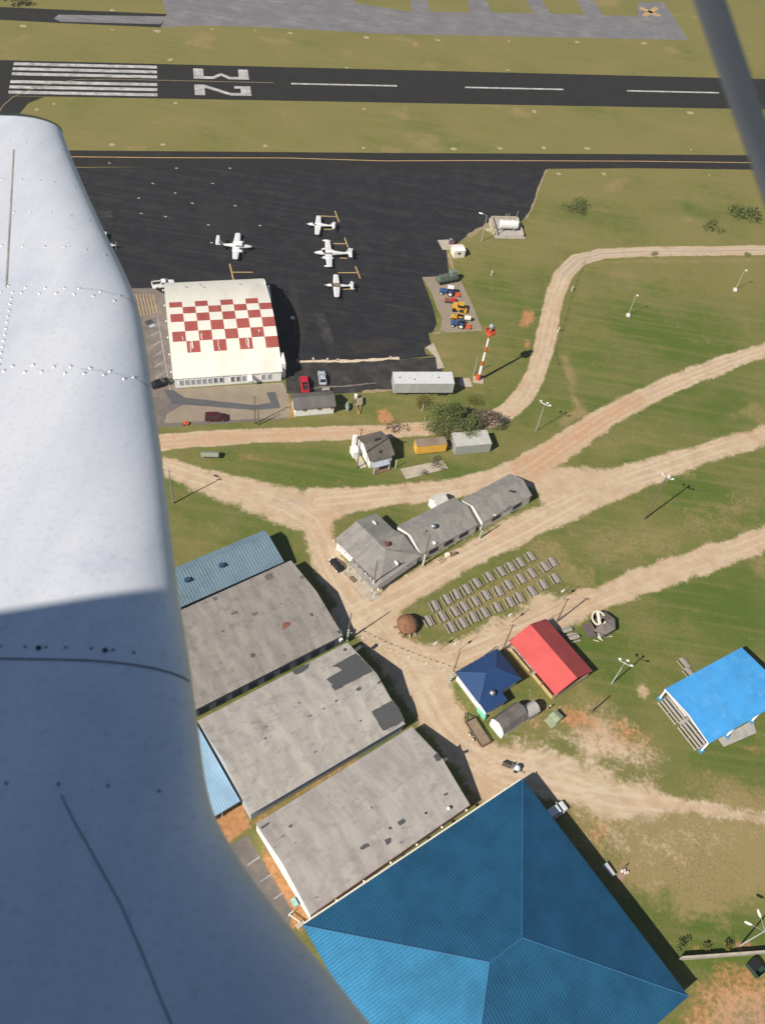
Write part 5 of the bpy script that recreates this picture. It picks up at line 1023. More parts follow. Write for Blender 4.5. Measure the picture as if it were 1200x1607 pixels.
def wire(label, pts, sag=1.0, r=.02):
    t = thing("overhead_wire", label, "cable", pts[0], 0, "overhead wires"); mb = MB()
    for a, b in zip(pts[:-1], pts[1:]): mb.path([a.lerp(b, i/12)-Vector((0, 0, sag*4*(i/12)*(1-i/12)))-pts[0] for i in range(13)], r, 5)
    mb.build("cable", DARK, t)
H_ = lambda k: BP[k][1]-.3
wire("overhead wire along the poles beside the kiosk and red pavilion", [at("e", H_("e")), at("f", H_("f")), at("g", H_("g"))])
# lamps hung over the lanes from the wires
for i, (px, py, lab) in enumerate(((683,1009,"white globe lamp hung over the lane left of the kiosk"), (714,1010,"white lamp on the verge below the picnic tables"), (800,965,"white lamp above the lane near the red pavilion"), (883,927,"white lamp above the lane beyond the red pavilion"))):
    p = W(px, py, 4.5); t = thing("lane_lamp", lab, "lamp", (p.x, p.y, 0), AZ, "white lamps over the dirt lane")
    MB().loft([[(x, -hw, 4.4), (x, hw, 4.4), (x, hw*.5, 4.62), (x, -hw*.5, 4.62)] for x, hw in ((-.5, .1), (-.3, .2), (.2, .2), (.5, .08))]).build("lamp_head", WHITE, t, 40); MB().tube((.55, 0, 4.5), (1.8, 0, 4.7), .035, .035, 5).tube((1.8, 0, 0), (1.8, 0, 4.7), .05, .05, 6).build("bracket", M("sandy_pole", (.42, .34, .25), .8), t)
# ------------------------------------------------------------------ PICNIC TABLES
def table_proto():
    t = thing("picnic_table", "x", "table", (0, 0, 0), 0, "picnic tables on the grass")
    top = MB()
    for k in range(4): top.box(-1.15, -.38+k*.19, .72, 1.15, -.38+k*.19+.18, .765)
    top.build("tabletop", WOODG, t)
    for s in (-1, 1): MB().box(-1.15, s*.8-.13, .42, 1.15, s*.8+.13, .47).build("bench", WOODG, t)
    for x in (-.85, .85):
        MB().tube((x, -.8, 0), (x, .3, .72), .05, .05, 5).tube((x, .8, 0), (x, -.3, .72), .05, .05, 5).box(x-.04, -.85, .36, x+.04, .85, .42).build("trestle", WOODB, t)
    return t
PR = [[(110,650),(203,602),(278,560),(360,522),(435,472),(535,422),(628,382),(703,347),(778,310),(860,263)], [(62,770),(168,735),(265,695),(338,655),(425,615),(510,567),(608,535),(687,487),(783,438),(868,395),(970,343),(1030,308)], [(238,818),(328,785),(412,740),(497,703),(597,662),(697,622),(772,585),(868,535),(958,483),(1055,435)]]
ORD = ["first", "second", "third", "fourth", "fifth", "sixth", "seventh", "eighth", "ninth", "tenth", "eleventh", "last"]
RWN = ["top row, nearest the pennant houses", "middle row of the three", "bottom row, nearest the red pavilion"]
tp0 = table_proto(); used = False
ga_ = W(669, 925); gb_ = W(686, 958); TA = R(-58)
def put_table(px, py, label, ang):
    global used
    p = W(px, py, .75); o = tp0 if not used else copy_tree(tp0); used = True
    o.location = (p.x, p.y, 0); o.rotation_euler = (0, 0, ang); o['label'] = label
for r_i, row in enumerate(PR):
    for i, (x, y) in enumerate(row):
        od = "last" if i == len(row)-1 else ORD[i]
        put_table(660+x/5, 820+y/5, "grey plank picnic table, %s from the left in the %s" % (od, RWN[r_i]), TA+random.uniform(-.07, .07))
put_table(889.5, 989, "grey picnic table beside the red pavilion's long shadow, nearer the pole", R(28)); put_table(900.5, 1000, "grey picnic table beside the red pavilion's long shadow, nearer the ruined ride", R(28))
put_table(1073, 1040, "pale picnic table above the bright blue roof, farther from it", R(-52)); put_table(1081.5, 1055.5, "pale picnic table half under the upper edge of the bright blue roof", R(-52))
# ------------------------------------------------------------------ SMALL THINGS ROUND THE FAIRGROUND
def spot_thing(name, label, cat, px, py, head=None, group=None):
    c = W(px, py); an = 0
    if head: h = W(*head); an = math.atan2(h.y-c.y, h.x-c.x)
    return thing(name, label, cat, (c.x, c.y, 0), an, group)
t = spot_thing("flatbed_trailer", "long brown plank flatbed trailer with an A-frame drawbar on the dirt lane", "trailer", 746, 1148, (728,1120))
MB().box(-3.0, -1.0, .6, 2.2, 1.0, .72).build("deck", M("deck_planks", (.25, .19, .13), .9, var=.3, scale=1.2, stretch=(1, 6, 1), dirt=(.35, .29, .16, .6)), t)
for s in (-1, 1):
    MB().box(-3.0, s*1.02-.05, .55, 2.2, s*1.02+.05, .95).build("side_rail", WOODB, t); MB().tube((2.2, s*.9, .65), (3.7, 0, .65), .08, .08, 6).build("drawbar", DARK, t)
    for x in (-1.2, -.2):
        wh = MB().tube((x, s*1.1, .36), (x, s*1.36, .36), .36, .36, 14).build("wheel", TYRE, t); MB().tube((x, s*1.35, .36), (x, s*1.4, .36), .25, .25, 10).build("rim", CREAM, wh)
MB().box(2.0, -1.0, .72, 2.1, 1.0, 1.3).build("headboard", DARK, t); MB().box(-3.2, -.9, .35, -3.0, .9, 1.2).build("tail_ramp", WOODB, t)
t = spot_thing("utility_box", "pale green twin-lidded utility box on a square base", "box", 868, 1130, (882,1119))
GRN2 = M("faded_green", (.27, .33, .21), .7, var=.15); MB().box(-1.5, -1.0, 0, 1.3, 1.0, .12).build("pad", M("green_stained_concrete", (.33, .34, .22), .9), t)
MB().box(-.6, -.95, .12, 1.2, .95, 1.25).build("cabinet", GRN2, t)
for s in (-1, 1): MB().add([(-.65,s*.48-.45,1.27),(-.65,s*.48+.45,1.27),(.3,s*.48+.45,1.62),(.3,s*.48-.45,1.62),(1.25,s*.48-.45,1.3),(1.25,s*.48+.45,1.3),(-.65,s*.48-.45,1.22),(-.65,s*.48+.45,1.22),(1.25,s*.48-.45,1.22),(1.25,s*.48+.45,1.22)], [(0,1,2,3),(3,2,5,4),(6,8,9,7),(0,6,7,1),(4,5,9,8),(0,3,4,8,6),(1,7,9,5,2)]).build("lid", GRN2, t)
t = spot_thing("bollard_stub", "small dark post with a pale top by the pale barrel-roofed shed", "post", 861, 1112); MB().tube((0,0,0),(0,0,1.1),.12,.1,8).build("shaft", DARK, t); MB().ball((0,0,1.15),.16,8,6).build("knob", CREAM, t)
t = spot_thing("barbecue_smoker", "small machine with a dark barrel and a shiny white lid above the blue roof's peak", "machine", 806, 1207, (790,1201))
MB().tube((.6, 0, .7), (2.2, 0, .7), .45, .45, 16).build("barrel", M("brown_iron", (.09, .07, .06), .6), t, 40)
MB().box(-1.1, -.35, .4, .8, .35, .55).tube((.5, -.5, 1.0), (.5, .5, 1.0), .1, .1, 8).build("frame", STEEL, t); MB().ball((-.35, 0, .95), (.62, .55, .55), 14, 8).build("lid", CLEANW, t, 50)
for s in (-1, 1): MB().tube((-.3, s*.45, .3), (-.3, s*.62, .3), .3, .3, 12).build("wheel", TYRE, t)
MB().tube((-1.0, 0, .5), (-1.9, .25, .35), .05, .05, 6).build("handle", DARK, t); MB().tube((.2, .3, .9), (.2, .3, 1.8), .09, .09, 8).build("chimney", STEEL, t)
# ruined ride: plank hut with a tilted cream ring
t = spot_thing("ruined_ride", "ruined dark plank hut topped by a tilted cream ring with a crossbar", "ruin", 940, 985, (975,975))
OLDW = M("old_dark_planks", (.12, .095, .08), .9, var=.35, scale=2, stretch=(1, 8, 1)); OLDG = M("old_grey_planks", (.2, .175, .15), .9, var=.3, scale=2, stretch=(6, 1, 1))
hx = [(2.5*math.cos(2*math.pi*i/7), 2.35*math.sin(2*math.pi*i/7)) for i in range(7)]
for i in range(7):
    a_, b_ = hx[i], hx[(i+1) % 7]
    if i == 4: continue
    MB().add([(*a_, 0), (*b_, 0), (*b_, 1.9+.3*math.sin(i*2)), (*a_, 1.8+.3*math.cos(i*3)), (a_[0]*.93, a_[1]*.93, 0), (b_[0]*.93, b_[1]*.93, 0), (b_[0]*.93, b_[1]*.93, 1.9), (a_[0]*.93, a_[1]*.93, 1.8)], [(0,1,2,3),(5,4,7,6),(0,3,7,4),(1,5,6,2),(3,2,6,7)]).build("plank_wall", OLDW, t)
MB().prism([(x*.92, y*.92) for x, y in hx], .0, .35).build("hut_floor", OLDW, t)
for i, z in ((5, 2.5), (6, 2.35), (0, 2.6), (4, 2.2), (1, 2.45)):
    a_, b_ = hx[i], hx[(i+1) % 7]; MB().add([(a_[0]*1.15,a_[1]*1.15,1.85),(b_[0]*1.15,b_[1]*1.15,1.85),(b_[0]*.25,b_[1]*.25,z),(a_[0]*.3,a_[1]*.3,z),(a_[0]*1.15,a_[1]*1.15,1.93),(b_[0]*1.15,b_[1]*1.15,1.93),(b_[0]*.25,b_[1]*.25,z+.08),(a_[0]*.3,a_[1]*.3,z+.08)], [(3,2,1,0),(4,5,6,7),(0,1,5,4),(1,2,6,5),(2,3,7,6),(3,0,4,7)]).build("roof_board", OLDG, t)
MB().box(-3.6, -1.9, .7, -1.9, 1.1, .8).build("platform", M("purple_brown_boards", (.13, .1, .11), .9, var=.3, stretch=(1, 6, 1)), t)
MB().box(-1.6, -.7, .6, -.3, 1.0, .75).build("hatch_cover", M("rust_boards", (.2, .1, .07), .9, var=.35), t)
for k in range(3): MB().cbox((-1.3+k*.32, -1.9+k*.05, .6+.1*k), (.2, 1.0, .12), rot=Matrix.Rotation(.3+k*.2, 3, 'Y')).build("loose_panel", WHITE if k == 0 else STEEL, t)
for k in range(6): MB().cbox((random.uniform(-3, 1.5), random.uniform(-2.7, -1.9), .15), (1.1, .12, .08), rot=Matrix.Rotation(random.uniform(-1.2, 1.2), 3, 'Z')).build("loose_plank", random.choice((OLDG, CREAM, WOODB)), t)
rg = MB(); rm = Matrix.Rotation(.3, 3, 'X') @ Matrix.Rotation(.12, 3, 'Y'); rc = Vector((-.5, .9, 2.3))
for i in range(28):
    q = []
    for a_ in (2*math.pi*i/28, 2*math.pi*(i+1)/28):
        for rr, zz_ in ((1.3, 0), (1.58, 0), (1.58, .16), (1.3, .16)): q.append(rc+rm @ Vector((rr*math.cos(a_), rr*math.sin(a_), zz_)))
    if 17 < i < 21 or 24 < i < 28: continue
    rg.add(q, [(0,1,5,4),(1,2,6,5),(2,3,7,6),(3,0,4,7),(0,3,2,1),(4,5,6,7)])
rg.build("ring", CREAM, t); 
MB().cbox(rc+rm @ Vector((0, 0, .08)), (.6, 2.6, .15), rot=Matrix.Rotation(-.25, 3, 'Z') @ rm).build("crossbar", CREAM, t); MB().cbox(rc+rm @ Vector((-.3, -1.1, .1)), (.9, .35, .16), rot=rm).build("crossbar_foot", CREAM, t)
for a_ in (.5, 2.6, 4.4): q = rc+rm @ Vector((1.27*math.cos(a_), 1.27*math.sin(a_), 0)); MB().tube((q.x, q.y, .2), q, .06, .06, 5).build("prop", OLDW, t)
# rusty domed hut
t = spot_thing("domed_hut", "round rusty brown dome with a dark opening at the end of the picnic tables", "hut", 638, 984)
RUST = M("rusty_brown", (.24, .115, .065), .9, var=.3, scale=1.5, dirt=(.12, .06, .045, .6)); nn = 22; rings = []
for j, (r_, z) in enumerate(((2.0, .9), (2.15, 1.15), (1.85, 1.8), (1.35, 2.3), (.75, 2.6), (.1, 2.7))):
    rings.append([(r_*math.cos(2*math.pi*i/nn)*(1+.06*math.sin(i*5+j)), r_*math.sin(2*math.pi*i/nn)*(1+.06*math.cos(i*3+j)), z+.06*math.sin(i*7+j*2)) for i in range(nn)])
MB().loft(rings).build("dome", RUST, t, 40)
MB().ball((1.25, .75, 1.75), (.75, .6, .6), 10, 6).build("opening", M("hole_black", (.02, .018, .018), .9), t, 50)  # solid ball; the shade inside the hole is put into its black colour
for i in range(9): a_ = 2*math.pi*i/9; MB().tube((1.8*math.cos(a_), 1.8*math.sin(a_), 0), (1.8*math.cos(a_), 1.8*math.sin(a_), 1.0), .09, .09, 6).build("post", WOODB, t)
for i in range(5): a_ = 3.4+i*.55; MB().cbox((2.25*math.cos(a_), 2.25*math.sin(a_), .35), (.9, .35, .1), rot=Matrix.Rotation(a_, 3, 'Z') @ Matrix.Rotation(.6, 3, 'Y')).build("loose_board", random.choice((CREAM, WOODB, WOODG)), t)
# clutter by the roof of the big hall
t = spot_thing("grey_table", "plain grey table in the shadow of the big blue roof", "table", 953.5, 1367, (959,1374))
MB().loft([[(-1.1, -.5, .72), (1.1, -.38, .72), (1.1, .38, .72), (-1.1, .5, .72)], [(-1.1, -.5, .78), (1.1, -.38, .78), (1.1, .38, .78), (-1.1, .5, .78)]]).build("tabletop", M("grey_board", (.5, .5, .52), .7), t)
for x in (-.95, .95):
    for y in (-.3, .3): MB().tube((x, y, 0), (x, y, .72), .04, .04, 6).build("leg", DARK, t)
t = spot_thing("bundle", "pile of pale bundles on a flat brown board by the blue roof's shadow", "pile", 976, 1372, (982,1362))
MB().box(-1.1, -.5, .02, .1, .55, .1).build("board", M("brown_board", (.33, .22, .16), .9), t)
for x, y, r_ in ((.35, .3, .36), (.45, -.25, .3), (.8, -.5, .28), (.7, .1, .34)): MB().ball((x, y, r_*.7), (r_, r_*.85, r_*.8), 10, 7).build("bag", M("pale_pink_cloth", (.6, .5, .48), .9), t, 50)
MB().loft([[(.9, .1, 0), (1.1, .5, 0), (1.3, .2, 0)], [(1.1, .25, 1.2), (1.15, .35, 1.2), (1.2, .28, 1.2)]]).build("upright_board", WOODB, t)
t = spot_thing("dumpster", "dark green open rubbish skip on bare clay below the pale wall", "dumpster", 1182, 1521, (1190,1531)); DG = M("dark_green_steel", (.018, .06, .04), .6, var=.3)
dm = MB(); w0, l0 = .85, 1.1
dm.box(-l0, -w0, .12, l0, w0, .2); 
for s in (-1, 1): dm.box(-l0, s*w0-.04, .2, l0, s*w0+.04, 1.3); dm.box(s*l0-.04, -w0+.05, .2, s*l0+.04, w0-.05, 1.3)
dm.build("bin", DG, t); MB().box(-l0-.06, -w0-.06, 1.3, .25, w0+.06, 1.37).build("lid", M("black_plastic", (.02, .02, .022), .5), t); MB().box(l0+.02, -.4, .55, l0+.12, .4, .75).build("lift_pocket", WHITE, t)
for x in (-.8, .8):
    for y in (-.6, .6): MB().tube((x, y-.06, .1), (x, y+.06, .1), .1, .1, 8).build("caster", TYRE, t)
t = spot_thing("lawn_mower", "small orange mower on the verge left of the maroon car", "mower", 292, 666, (310,664)); MB().box(-.6, -.4, .15, .6, .4, .55).ball((-.1, 0, .6), (.3, .3, .25), 8, 6).build("deck", ORANGE, t); MB().tube((.5, .3, .4), (1.2, .3, .95), .03, .03, 5).tube((.5, -.3, .4), (1.2, -.3, .95), .03, .03, 5).build("handle", DARK, t)
for x in (-.5, .5):
    for s in (-1, 1): MB().tube((x, s*.4, .16), (x, s*.5, .16), .16, .16, 10).build("wheel", TYRE, t)
t = spot_thing("covered_bench", "long grey-green covered bench on the grass below the dirt drive", "bench", 330, 718, (345,718.5)); GG = M("grey_green_board", (.24, .26, .2), .8)
for s in (-1, 1): MB().add([(-1.9,0,1.5),(1.9,0,1.5),(1.9,s*.8,1.1),(-1.9,s*.8,1.1),(-1.9,0,1.56),(1.9,0,1.56),(1.9,s*.8,1.16),(-1.9,s*.8,1.16)], [(0,1,2,3),(7,6,5,4),(0,4,5,1),(1,5,6,2),(2,6,7,3),(3,7,4,0)]).build("canopy_panel", GG, t)
MB().box(-1.8, -.35, .42, 1.8, .35, .48).build("seat", WOODG, t)
for x in (-1.7, 0, 1.7): MB().box(x-.06, -.06, 0, x+.06, .06, 1.46).build("post", WOODB, t)
t = spot_thing("work_table", "small grey table on the tarmac behind the white bungalow", "table", 511, 614, (520,613.4)); MB().box(-.9, -.45, .72, .9, .45, .8).build("tabletop", WOODG, t)
for x in (-.8, .8):
    for y in (-.35, .35): MB().box(x-.04, y-.04, 0, x+.04, y+.04, .72).build("leg", WOODG, t)
t = spot_thing("gas_tank", "grey-green rounded tank standing right of the white bungalow", "tank", 545, 641, (544,620)); MB().ball((0, 0, .7), (1.2, .55, .6), 14, 9).build("shell", M("tank_green", (.22, .27, .22), .7, var=.2), t, 50); MB().ball((.7, 0, 1.1), (.35, .3, .3), 10, 6).build("dome_cap", M("tank_green", (.22, .27, .22)), t, 50)
for x in (-.7, .7): MB().box(x-.1, -.4, 0, x+.1, .4, .3).build("saddle", CONCG, t)
t = spot_thing("old_trailer", "old tan frame trailer with a white box beside the grey-green tank", "trailer", 562, 634, (563,660)); TANW = M("tan_timber", (.33, .26, .15), .9, var=.3)
MB().box(-1.6, -.75, .5, 1.0, .75, .62).build("deck", TANW, t)
for s in (-1, 1): MB().tube((1.0, s*.6, .55), (3.2, 0, .5), .08, .08, 6).build("drawbar", TANW, t); MB().box(-1.7, s*.9-.1, .2, .6, s*.9+.1, .95).build("side", M("moss_grey", (.25, .26, .2), .9, var=.3), t); MB().tube((-.4, s*.95, .4), (-.4, s*1.2, .4), .4, .4, 12).build("wheel", TYRE, t)
MB().box(-1.9, -.95, .62, -1.0, -.3, 1.5).build("white_box", WHITE, t); MB().box(2.9, -.35, 0, 3.3, .35, .45).build("jack", M("orange_wood", (.5, .27, .1), .8), t)
t = spot_thing("planter_frame", "dark trestle and pale crate in front of the middle grey house", "furniture", 701, 873, (710,870)); MB().box(-.4, -.4, .1, .5, .4, .8).build("crate", CREAM, t); MB().cbox((1.2, -.2, .5), (1.6, .6, .1), rot=Matrix.Rotation(-.3, 3, 'Y')).build("ramp_board", M("red_brown_board", (.2, .1, .08), .9), t)
for s in (-1, 1): MB().tube((-2.2, s*.4-.8, 0), (-1.7, s*.1-.8, 1.3), .06, .06, 6).build("trestle_leg", WOODB, t)
t = spot_thing("tarp_stack", "dark blue tarpaulin heap at the front corner of the left grey house", "tarp", 602, 912, (612,908)); MB().loft([[(x, -h*.8, 0), (x, h*.8, 0), (x, h*.5, h), (x, -h*.5, h)] for x, h in ((-.9, .3), (-.4, .7), (.3, .6), (.9, .35))]).build("tarp", M("navy_tarp", (.05, .07, .17), .6), t, 30); MB().box(-1.2, -.5, 0, -.95, .5, .5).build("edge_board", WOODG, t)
t = spot_thing("marker_post", "short white post on the grass above the equipment pad", "post", 770.5, 432, None, "short white posts"); MB().tube((0,0,0),(0,0,1.6),.11,.11,8).build("shaft", WHITE, t); MB().box(-.18,-.18,0,.18,.18,.12).build("foot", CONC, t)
for lab, px, py in (("short white post beside the wire fence, lower one", 875, 521), ("short white post beside the wire fence, upper one", 896.5, 456.5)):
    o = copy_tree(t, lab); p = W(px, py); o.location = p
for lab, b in (("old white stake in the grass left of the big tree", (662,645)), ("shorter white stake beside the dirt drive left of the tree", (665.5,661))):
    t = spot_thing("stake", lab, "post", *b, None, "white stakes near the big tree"); MB().tube((0,0,0),(.1,0,2.2 if b[1] < 650 else 1.2),.07,.06,6).build("shaft", WHITE, t); MB().box(-.12,-.12,0,.12,.12,.08).build("foot", CONC, t)
t = spot_thing("aqua_bin", "small aqua bin at the foot of the white wall of the nearest grey shed", "bin", 462, 1418, (466,1425)); MB().box(-.6,-.35,0,.6,.35,.8).build("body", M("aqua_paint", (.25, .45, .42), .6), t); MB().box(-.65,-.4,.8,.65,.4,.88).build("lid", M("aqua_lid", (.3, .5, .47), .6), t)
t = spot_thing("pipe_barrier", "L-shaped cream pipe rail at the corner of the lower parking lot", "barrier", 455, 1437, (470,1449)); A_, B_, C_ = local(t, W(460,1432)), local(t, W(453.5,1437.5)), local(t, W(470,1449))
up = Vector((0, 0, .9)); MB().path([A_+up, B_+up, C_+up], .09, 8).build("rail", CREAM, t)
for q in (A_, B_, C_): MB().tube(q, q+up, .09, .09, 8).build("post", CREAM, t)
t = spot_thing("boulder", "pale square stone block beside the cream pipe rail", "stone", 471.5, 1451, (476,1447)); MB().loft([[(-.7,-.45,0),(.7,-.5,0),(.75,.5,0),(-.7,.45,0)],[(-.6,-.4,.5),(.62,-.42,.55),(.6,.42,.5),(-.6,.4,.45)]]).build("block", CONC, t)
t = spot_thing("manhole_cover", "dark square mat on the ground left of the hangar", "mat", 234.5, 506, (241,503)); MB().box(-.95,-.8,.0,.95,.8,.05).build("mat", M("brown_mat", (.06, .055, .05), .9), t); MB().box(-.9,-1.9,0,.5,-.9,.03).build("chalk_patch", M("pale_blue_paint", (.35, .42, .5), .8, var=.3), t)
t = spot_thing("hangar_cone", "white marker on the tarmac beyond the hangar's shadow", "marker", 459, 499); MB().tube((0,0,0),(0,0,.5),.55,.3,12).build("drum", WHITE, t, 40); MB().tube((0,0,.5),(0,0,.62),.12,.12,8).build("cap", STEEL, t)
# wire fence along the field
fpts = [(915,414),(898,455),(880,520),(868,556),(880,590),(900,620),(912,645)]
A_ = W(*fpts[0]); t = thing("wire_fence", "low wire fence curving down the left side of the green field", "fence", A_); P_ = [W(*p)-A_ for p in fpts]; fw = MB()
for k in range(3): fw.path([p+Vector((0, 0, .45+k*.4)) for p in P_], .014, 4)
fw.build("wires", M("rusty_wire", (.1, .085, .05), .9), t); n_ = 0
for a_, b_ in zip(P_[:-1], P_[1:]):
    n = max(1, int((b_-a_).length/4))
    for i in range(n): q = a_.lerp(b_, i/n); MB().tube(q, q+Vector((0, 0, 1.35)), .05, .05, 6).build("post", POLEW, t)
# ------------------------------------------------------------------ TREES AND BUSHES
def M_leaf(name, c1, c2):
    m, t, b = nodes(name); k = NT(t); oc = k.n("TexCoord").outputs['Object']; rnd = k.n("NewGeometry").outputs['Random Per Island']
    c = k.mix(rnd, c1, c2); c = k.mix(k.math('MULTIPLY', k.step(k.noise(oc, .6, 3), .4, .65), .35), c, tuple(x*.55 for x in c1))
    k.put(b.inputs['Base Color'], c); b.inputs['Roughness'].default_value = .8; b.inputs['Specular IOR Level'].default_value = .15; return m
LF1 = M_leaf("olive_leaves", (.1, .135, .04), (.19, .21, .075)); LF5 = M_leaf("scrub_leaves", (.085, .11, .03), (.15, .17, .055)); LF2 = M_leaf("purple_brown_leaves", (.07, .05, .045), (.22, .16, .13)); LF3 = M_leaf("yellow_green_leaves", (.1, .11, .025), (.22, .2, .05)); LF4 = M_leaf("dry_twigs", (.13, .1, .07), (.26, .21, .15))
def leaves(clumps, n, size, seed):
    g = np.random.default_rng(seed); vs = []; fs = []
    for (cx, cy, cz, r) in clumps:
        k = int(n*r*r)
        d = g.normal(size=(k, 3)); d /= np.linalg.norm(d, axis=1)[:, None]; p = d*(r*g.uniform(.45, 1.05, (k, 1)))*np.array([1, 1, .75])+np.array([cx, cy, cz])
        a = g.normal(size=(k, 3)); a /= np.linalg.norm(a, axis=1)[:, None]; b = np.cross(a, g.normal(size=(k, 3))); b /= np.linalg.norm(b, axis=1)[:, None]
        s = size*g.uniform(.6, 1.4, (k, 1)); a *= s; b *= s*.7; o = len(vs)
        q = np.stack([p-a, p-b*.8, p+a, p+b*.8], 1).reshape(-1, 3); vs += [tuple(x) for x in q]; fs += [(o+4*i, o+4*i+1, o+4*i+2, o+4*i+3) for i in range(k)]
    mb = MB(); mb.v = vs; mb.f = fs; mb.mi = [0]*len(fs); return mb
def tree(name, label, px, py, h, rx, ry, leaf, seed, dens=42, size=.28, group=None, nclump=26, cat="tree"):
    c = W(px, py); t = thing(name, label, cat, (c.x, c.y, 0), 0, group); rr = random.Random(seed); cl = []
    for i in range(nclump):
        a_ = rr.uniform(0, 6.28); q = math.sqrt(rr.uniform(0, 1)); cl.append((rx*q*math.cos(a_), ry*q*math.sin(a_), h*(.45+.42*(1-q*q)*rr.uniform(.6, 1.1)), rr.uniform(.11, .2)*(rx+ry)))
    leaves(cl, dens, size, seed).build("crown", leaf, t, fix=False)
    tr_ = MB().tube((0, 0, 0), (.1, .1, h*.45), h*.05, h*.032, 10)
    for (x, y, z, r_) in cl[::3]: tr_.tube((.1, .1, h*rr.uniform(.25, .45)), (x, y, z), h*.018, h*.006, 6)
    tr_.build("trunk", M("bark", (.12, .09, .07), .9, var=.3, scale=4), t); return t
tree("broadleaf_tree", "large olive-green tree overhanging the dirt drive and yellow trailer", 706, 672, 5.6, 6.4, 4.8, LF1, 3, 75, .17, nclump=46)
tree("bare_tree", "thin purple-brown tree at the right of the large green tree", 759, 670, 4.6, 4.4, 3.0, LF2, 8, 60, .15, nclump=26)
tree("young_tree", "small half-bare tree leaning over the drive behind the gabled house", 618, 679, 3.5, 2.6, 1.3, LF2, 5, 26, .18, nclump=12)
tree("young_tree", "small green bush-like tree behind the gabled house's chimney side", 607, 673, 3.0, 1.1, 1.1, LF1, 6, 45, .18, nclump=7)
def bush(label, px, py, r, h, leaf, seed, group=None, dens=70, size=.13):
    c = W(px, py); t = thing("bush", label, "bush", (c.x, c.y, 0), 0, group); rr = random.Random(seed)
    cl = [(rr.uniform(-r, r)*.6, rr.uniform(-r, r)*.6, h*rr.uniform(.35, .75), r*rr.uniform(.35, .6)) for _ in range(7)]
    leaves(cl, dens, size, seed).build("foliage", leaf, t, fix=False); MB().tube((0, 0, 0), (0, 0, h*.5), .06, .03, 6).build("stem", WOODB, t)
bush("dry grey-brown bush on the upper right of the concrete slab", 687, 728, 2.2, 1.3, LF4, 1); bush("rounded dry bush at the lower edge of the concrete slab", 664, 745, 1.0, 1.1, LF4, 2)
bush("yellow-green weed clump above the dirt drive left of the big tree", 664, 632, 2.8, 1.3, LF3, 3); bush("yellow-green weed clump right of the big tree top", 745, 629, 2.2, 1.0, LF3, 4)
bush("low dark scrub on the grass right of the fuel tank", 903, 326, 5.0, .8, LF5, 5, dens=20, size=.25)
bush("low pale scrub near the right edge above the gravel road, larger clump", 1170, 342, 6.0, 1.5, LF5, 6, "scrub near the gravel road", 18, .3); bush("low dark scrub near the right edge above the gravel road, smaller clump", 1117, 356, 3.6, 1.0, LF5, 7, "scrub near the gravel road", 22, .25)
bush("yellow-green bush beside the pale wall, nearer the street lamp", 1139, 1486, 1.0, 1.9, LF3, 9, "bushes along the pale wall", 160); bush("yellow-green bush beside the pale wall, middle one", 1102, 1487, .8, 1.6, LF3, 10, "bushes along the pale wall", 160); bush("dark green bush beside the pale wall, nearest the blue roof", 1066, 1487, 1.2, 1.9, LF1, 11, "bushes along the pale wall", 160)
bush("small shrub against the grey gravel road at the far right", 1173, 402, 1.3, 1.2, LF1, 12, "shrubs along the gravel road"); bush("small shrub against the gravel road above the green field", 1025, 400, 1.2, 1.0, LF1, 13, "shrubs along the gravel road")
tree("broadleaf_tree", "dark tree at the top left beyond the old taxiway", 18, 2, 6, 6, 5, LF1, 21, 14, .5, nclump=14)
# ------------------------------------------------------------------ THE AEROPLANE WE LOOK OUT OF
AC = thing("aeroplane", "grey riveted wing and dark propeller blade of the aeroplane in flight, very close", "aeroplane", EYE)
def c2w(v): return C2W @ Vector(v)                        # camera axes -> offset from the eye
LE = [(97,203),(103,222),(112,245),(135,300),(165,365),(195,425),(214,470),(222,500),(232,560),(240,620),(255,720),(268,830),(280,930),(292,1000),(302,1070),(312,1150),(321,1220),(334,1275),(360,1325),(400,1385),(450,1450),(510,1520),(580,1607),(690,1735)]
NW = Vector((0, -.77, -.64)).normalized(); Q0 = Vector(((300-CX)/FPX, (1607-CY)/FPX, 1))*1.5
def lep(px, py):
    d = Vector(((px-CX)/FPX, (py-CY)/FPX, 1)); return d*(Q0.dot(NW)/d.dot(NW))
pts = [lep(*p) for p in LE]
def le_at(py):                                            # leading edge point where its height in the photo is py
    for (a, b) in zip(LE[:-1], LE[1:]):
        if a[1] <= py <= b[1]: f = (py-a[1])/(b[1]-a[1]); return lep(a[0]+(b[0]-a[0])*f, py)
def prof_w(s):                                            # chordwise distance -> height of the skin
    A_, B_ = .3, .095
    if s < A_: return B_*math.sqrt(max(0, 1-(1-s/A_)**2))
    return B_+.02*math.sin(min(1, (s-A_)/1.2)*math.pi/2)-.03*max(0, s-1.5)
def skin(py, s, lift=0.0): p = le_at(py); return p+Vector((-s, 0, 0))+NW*(prof_w(s)+lift)
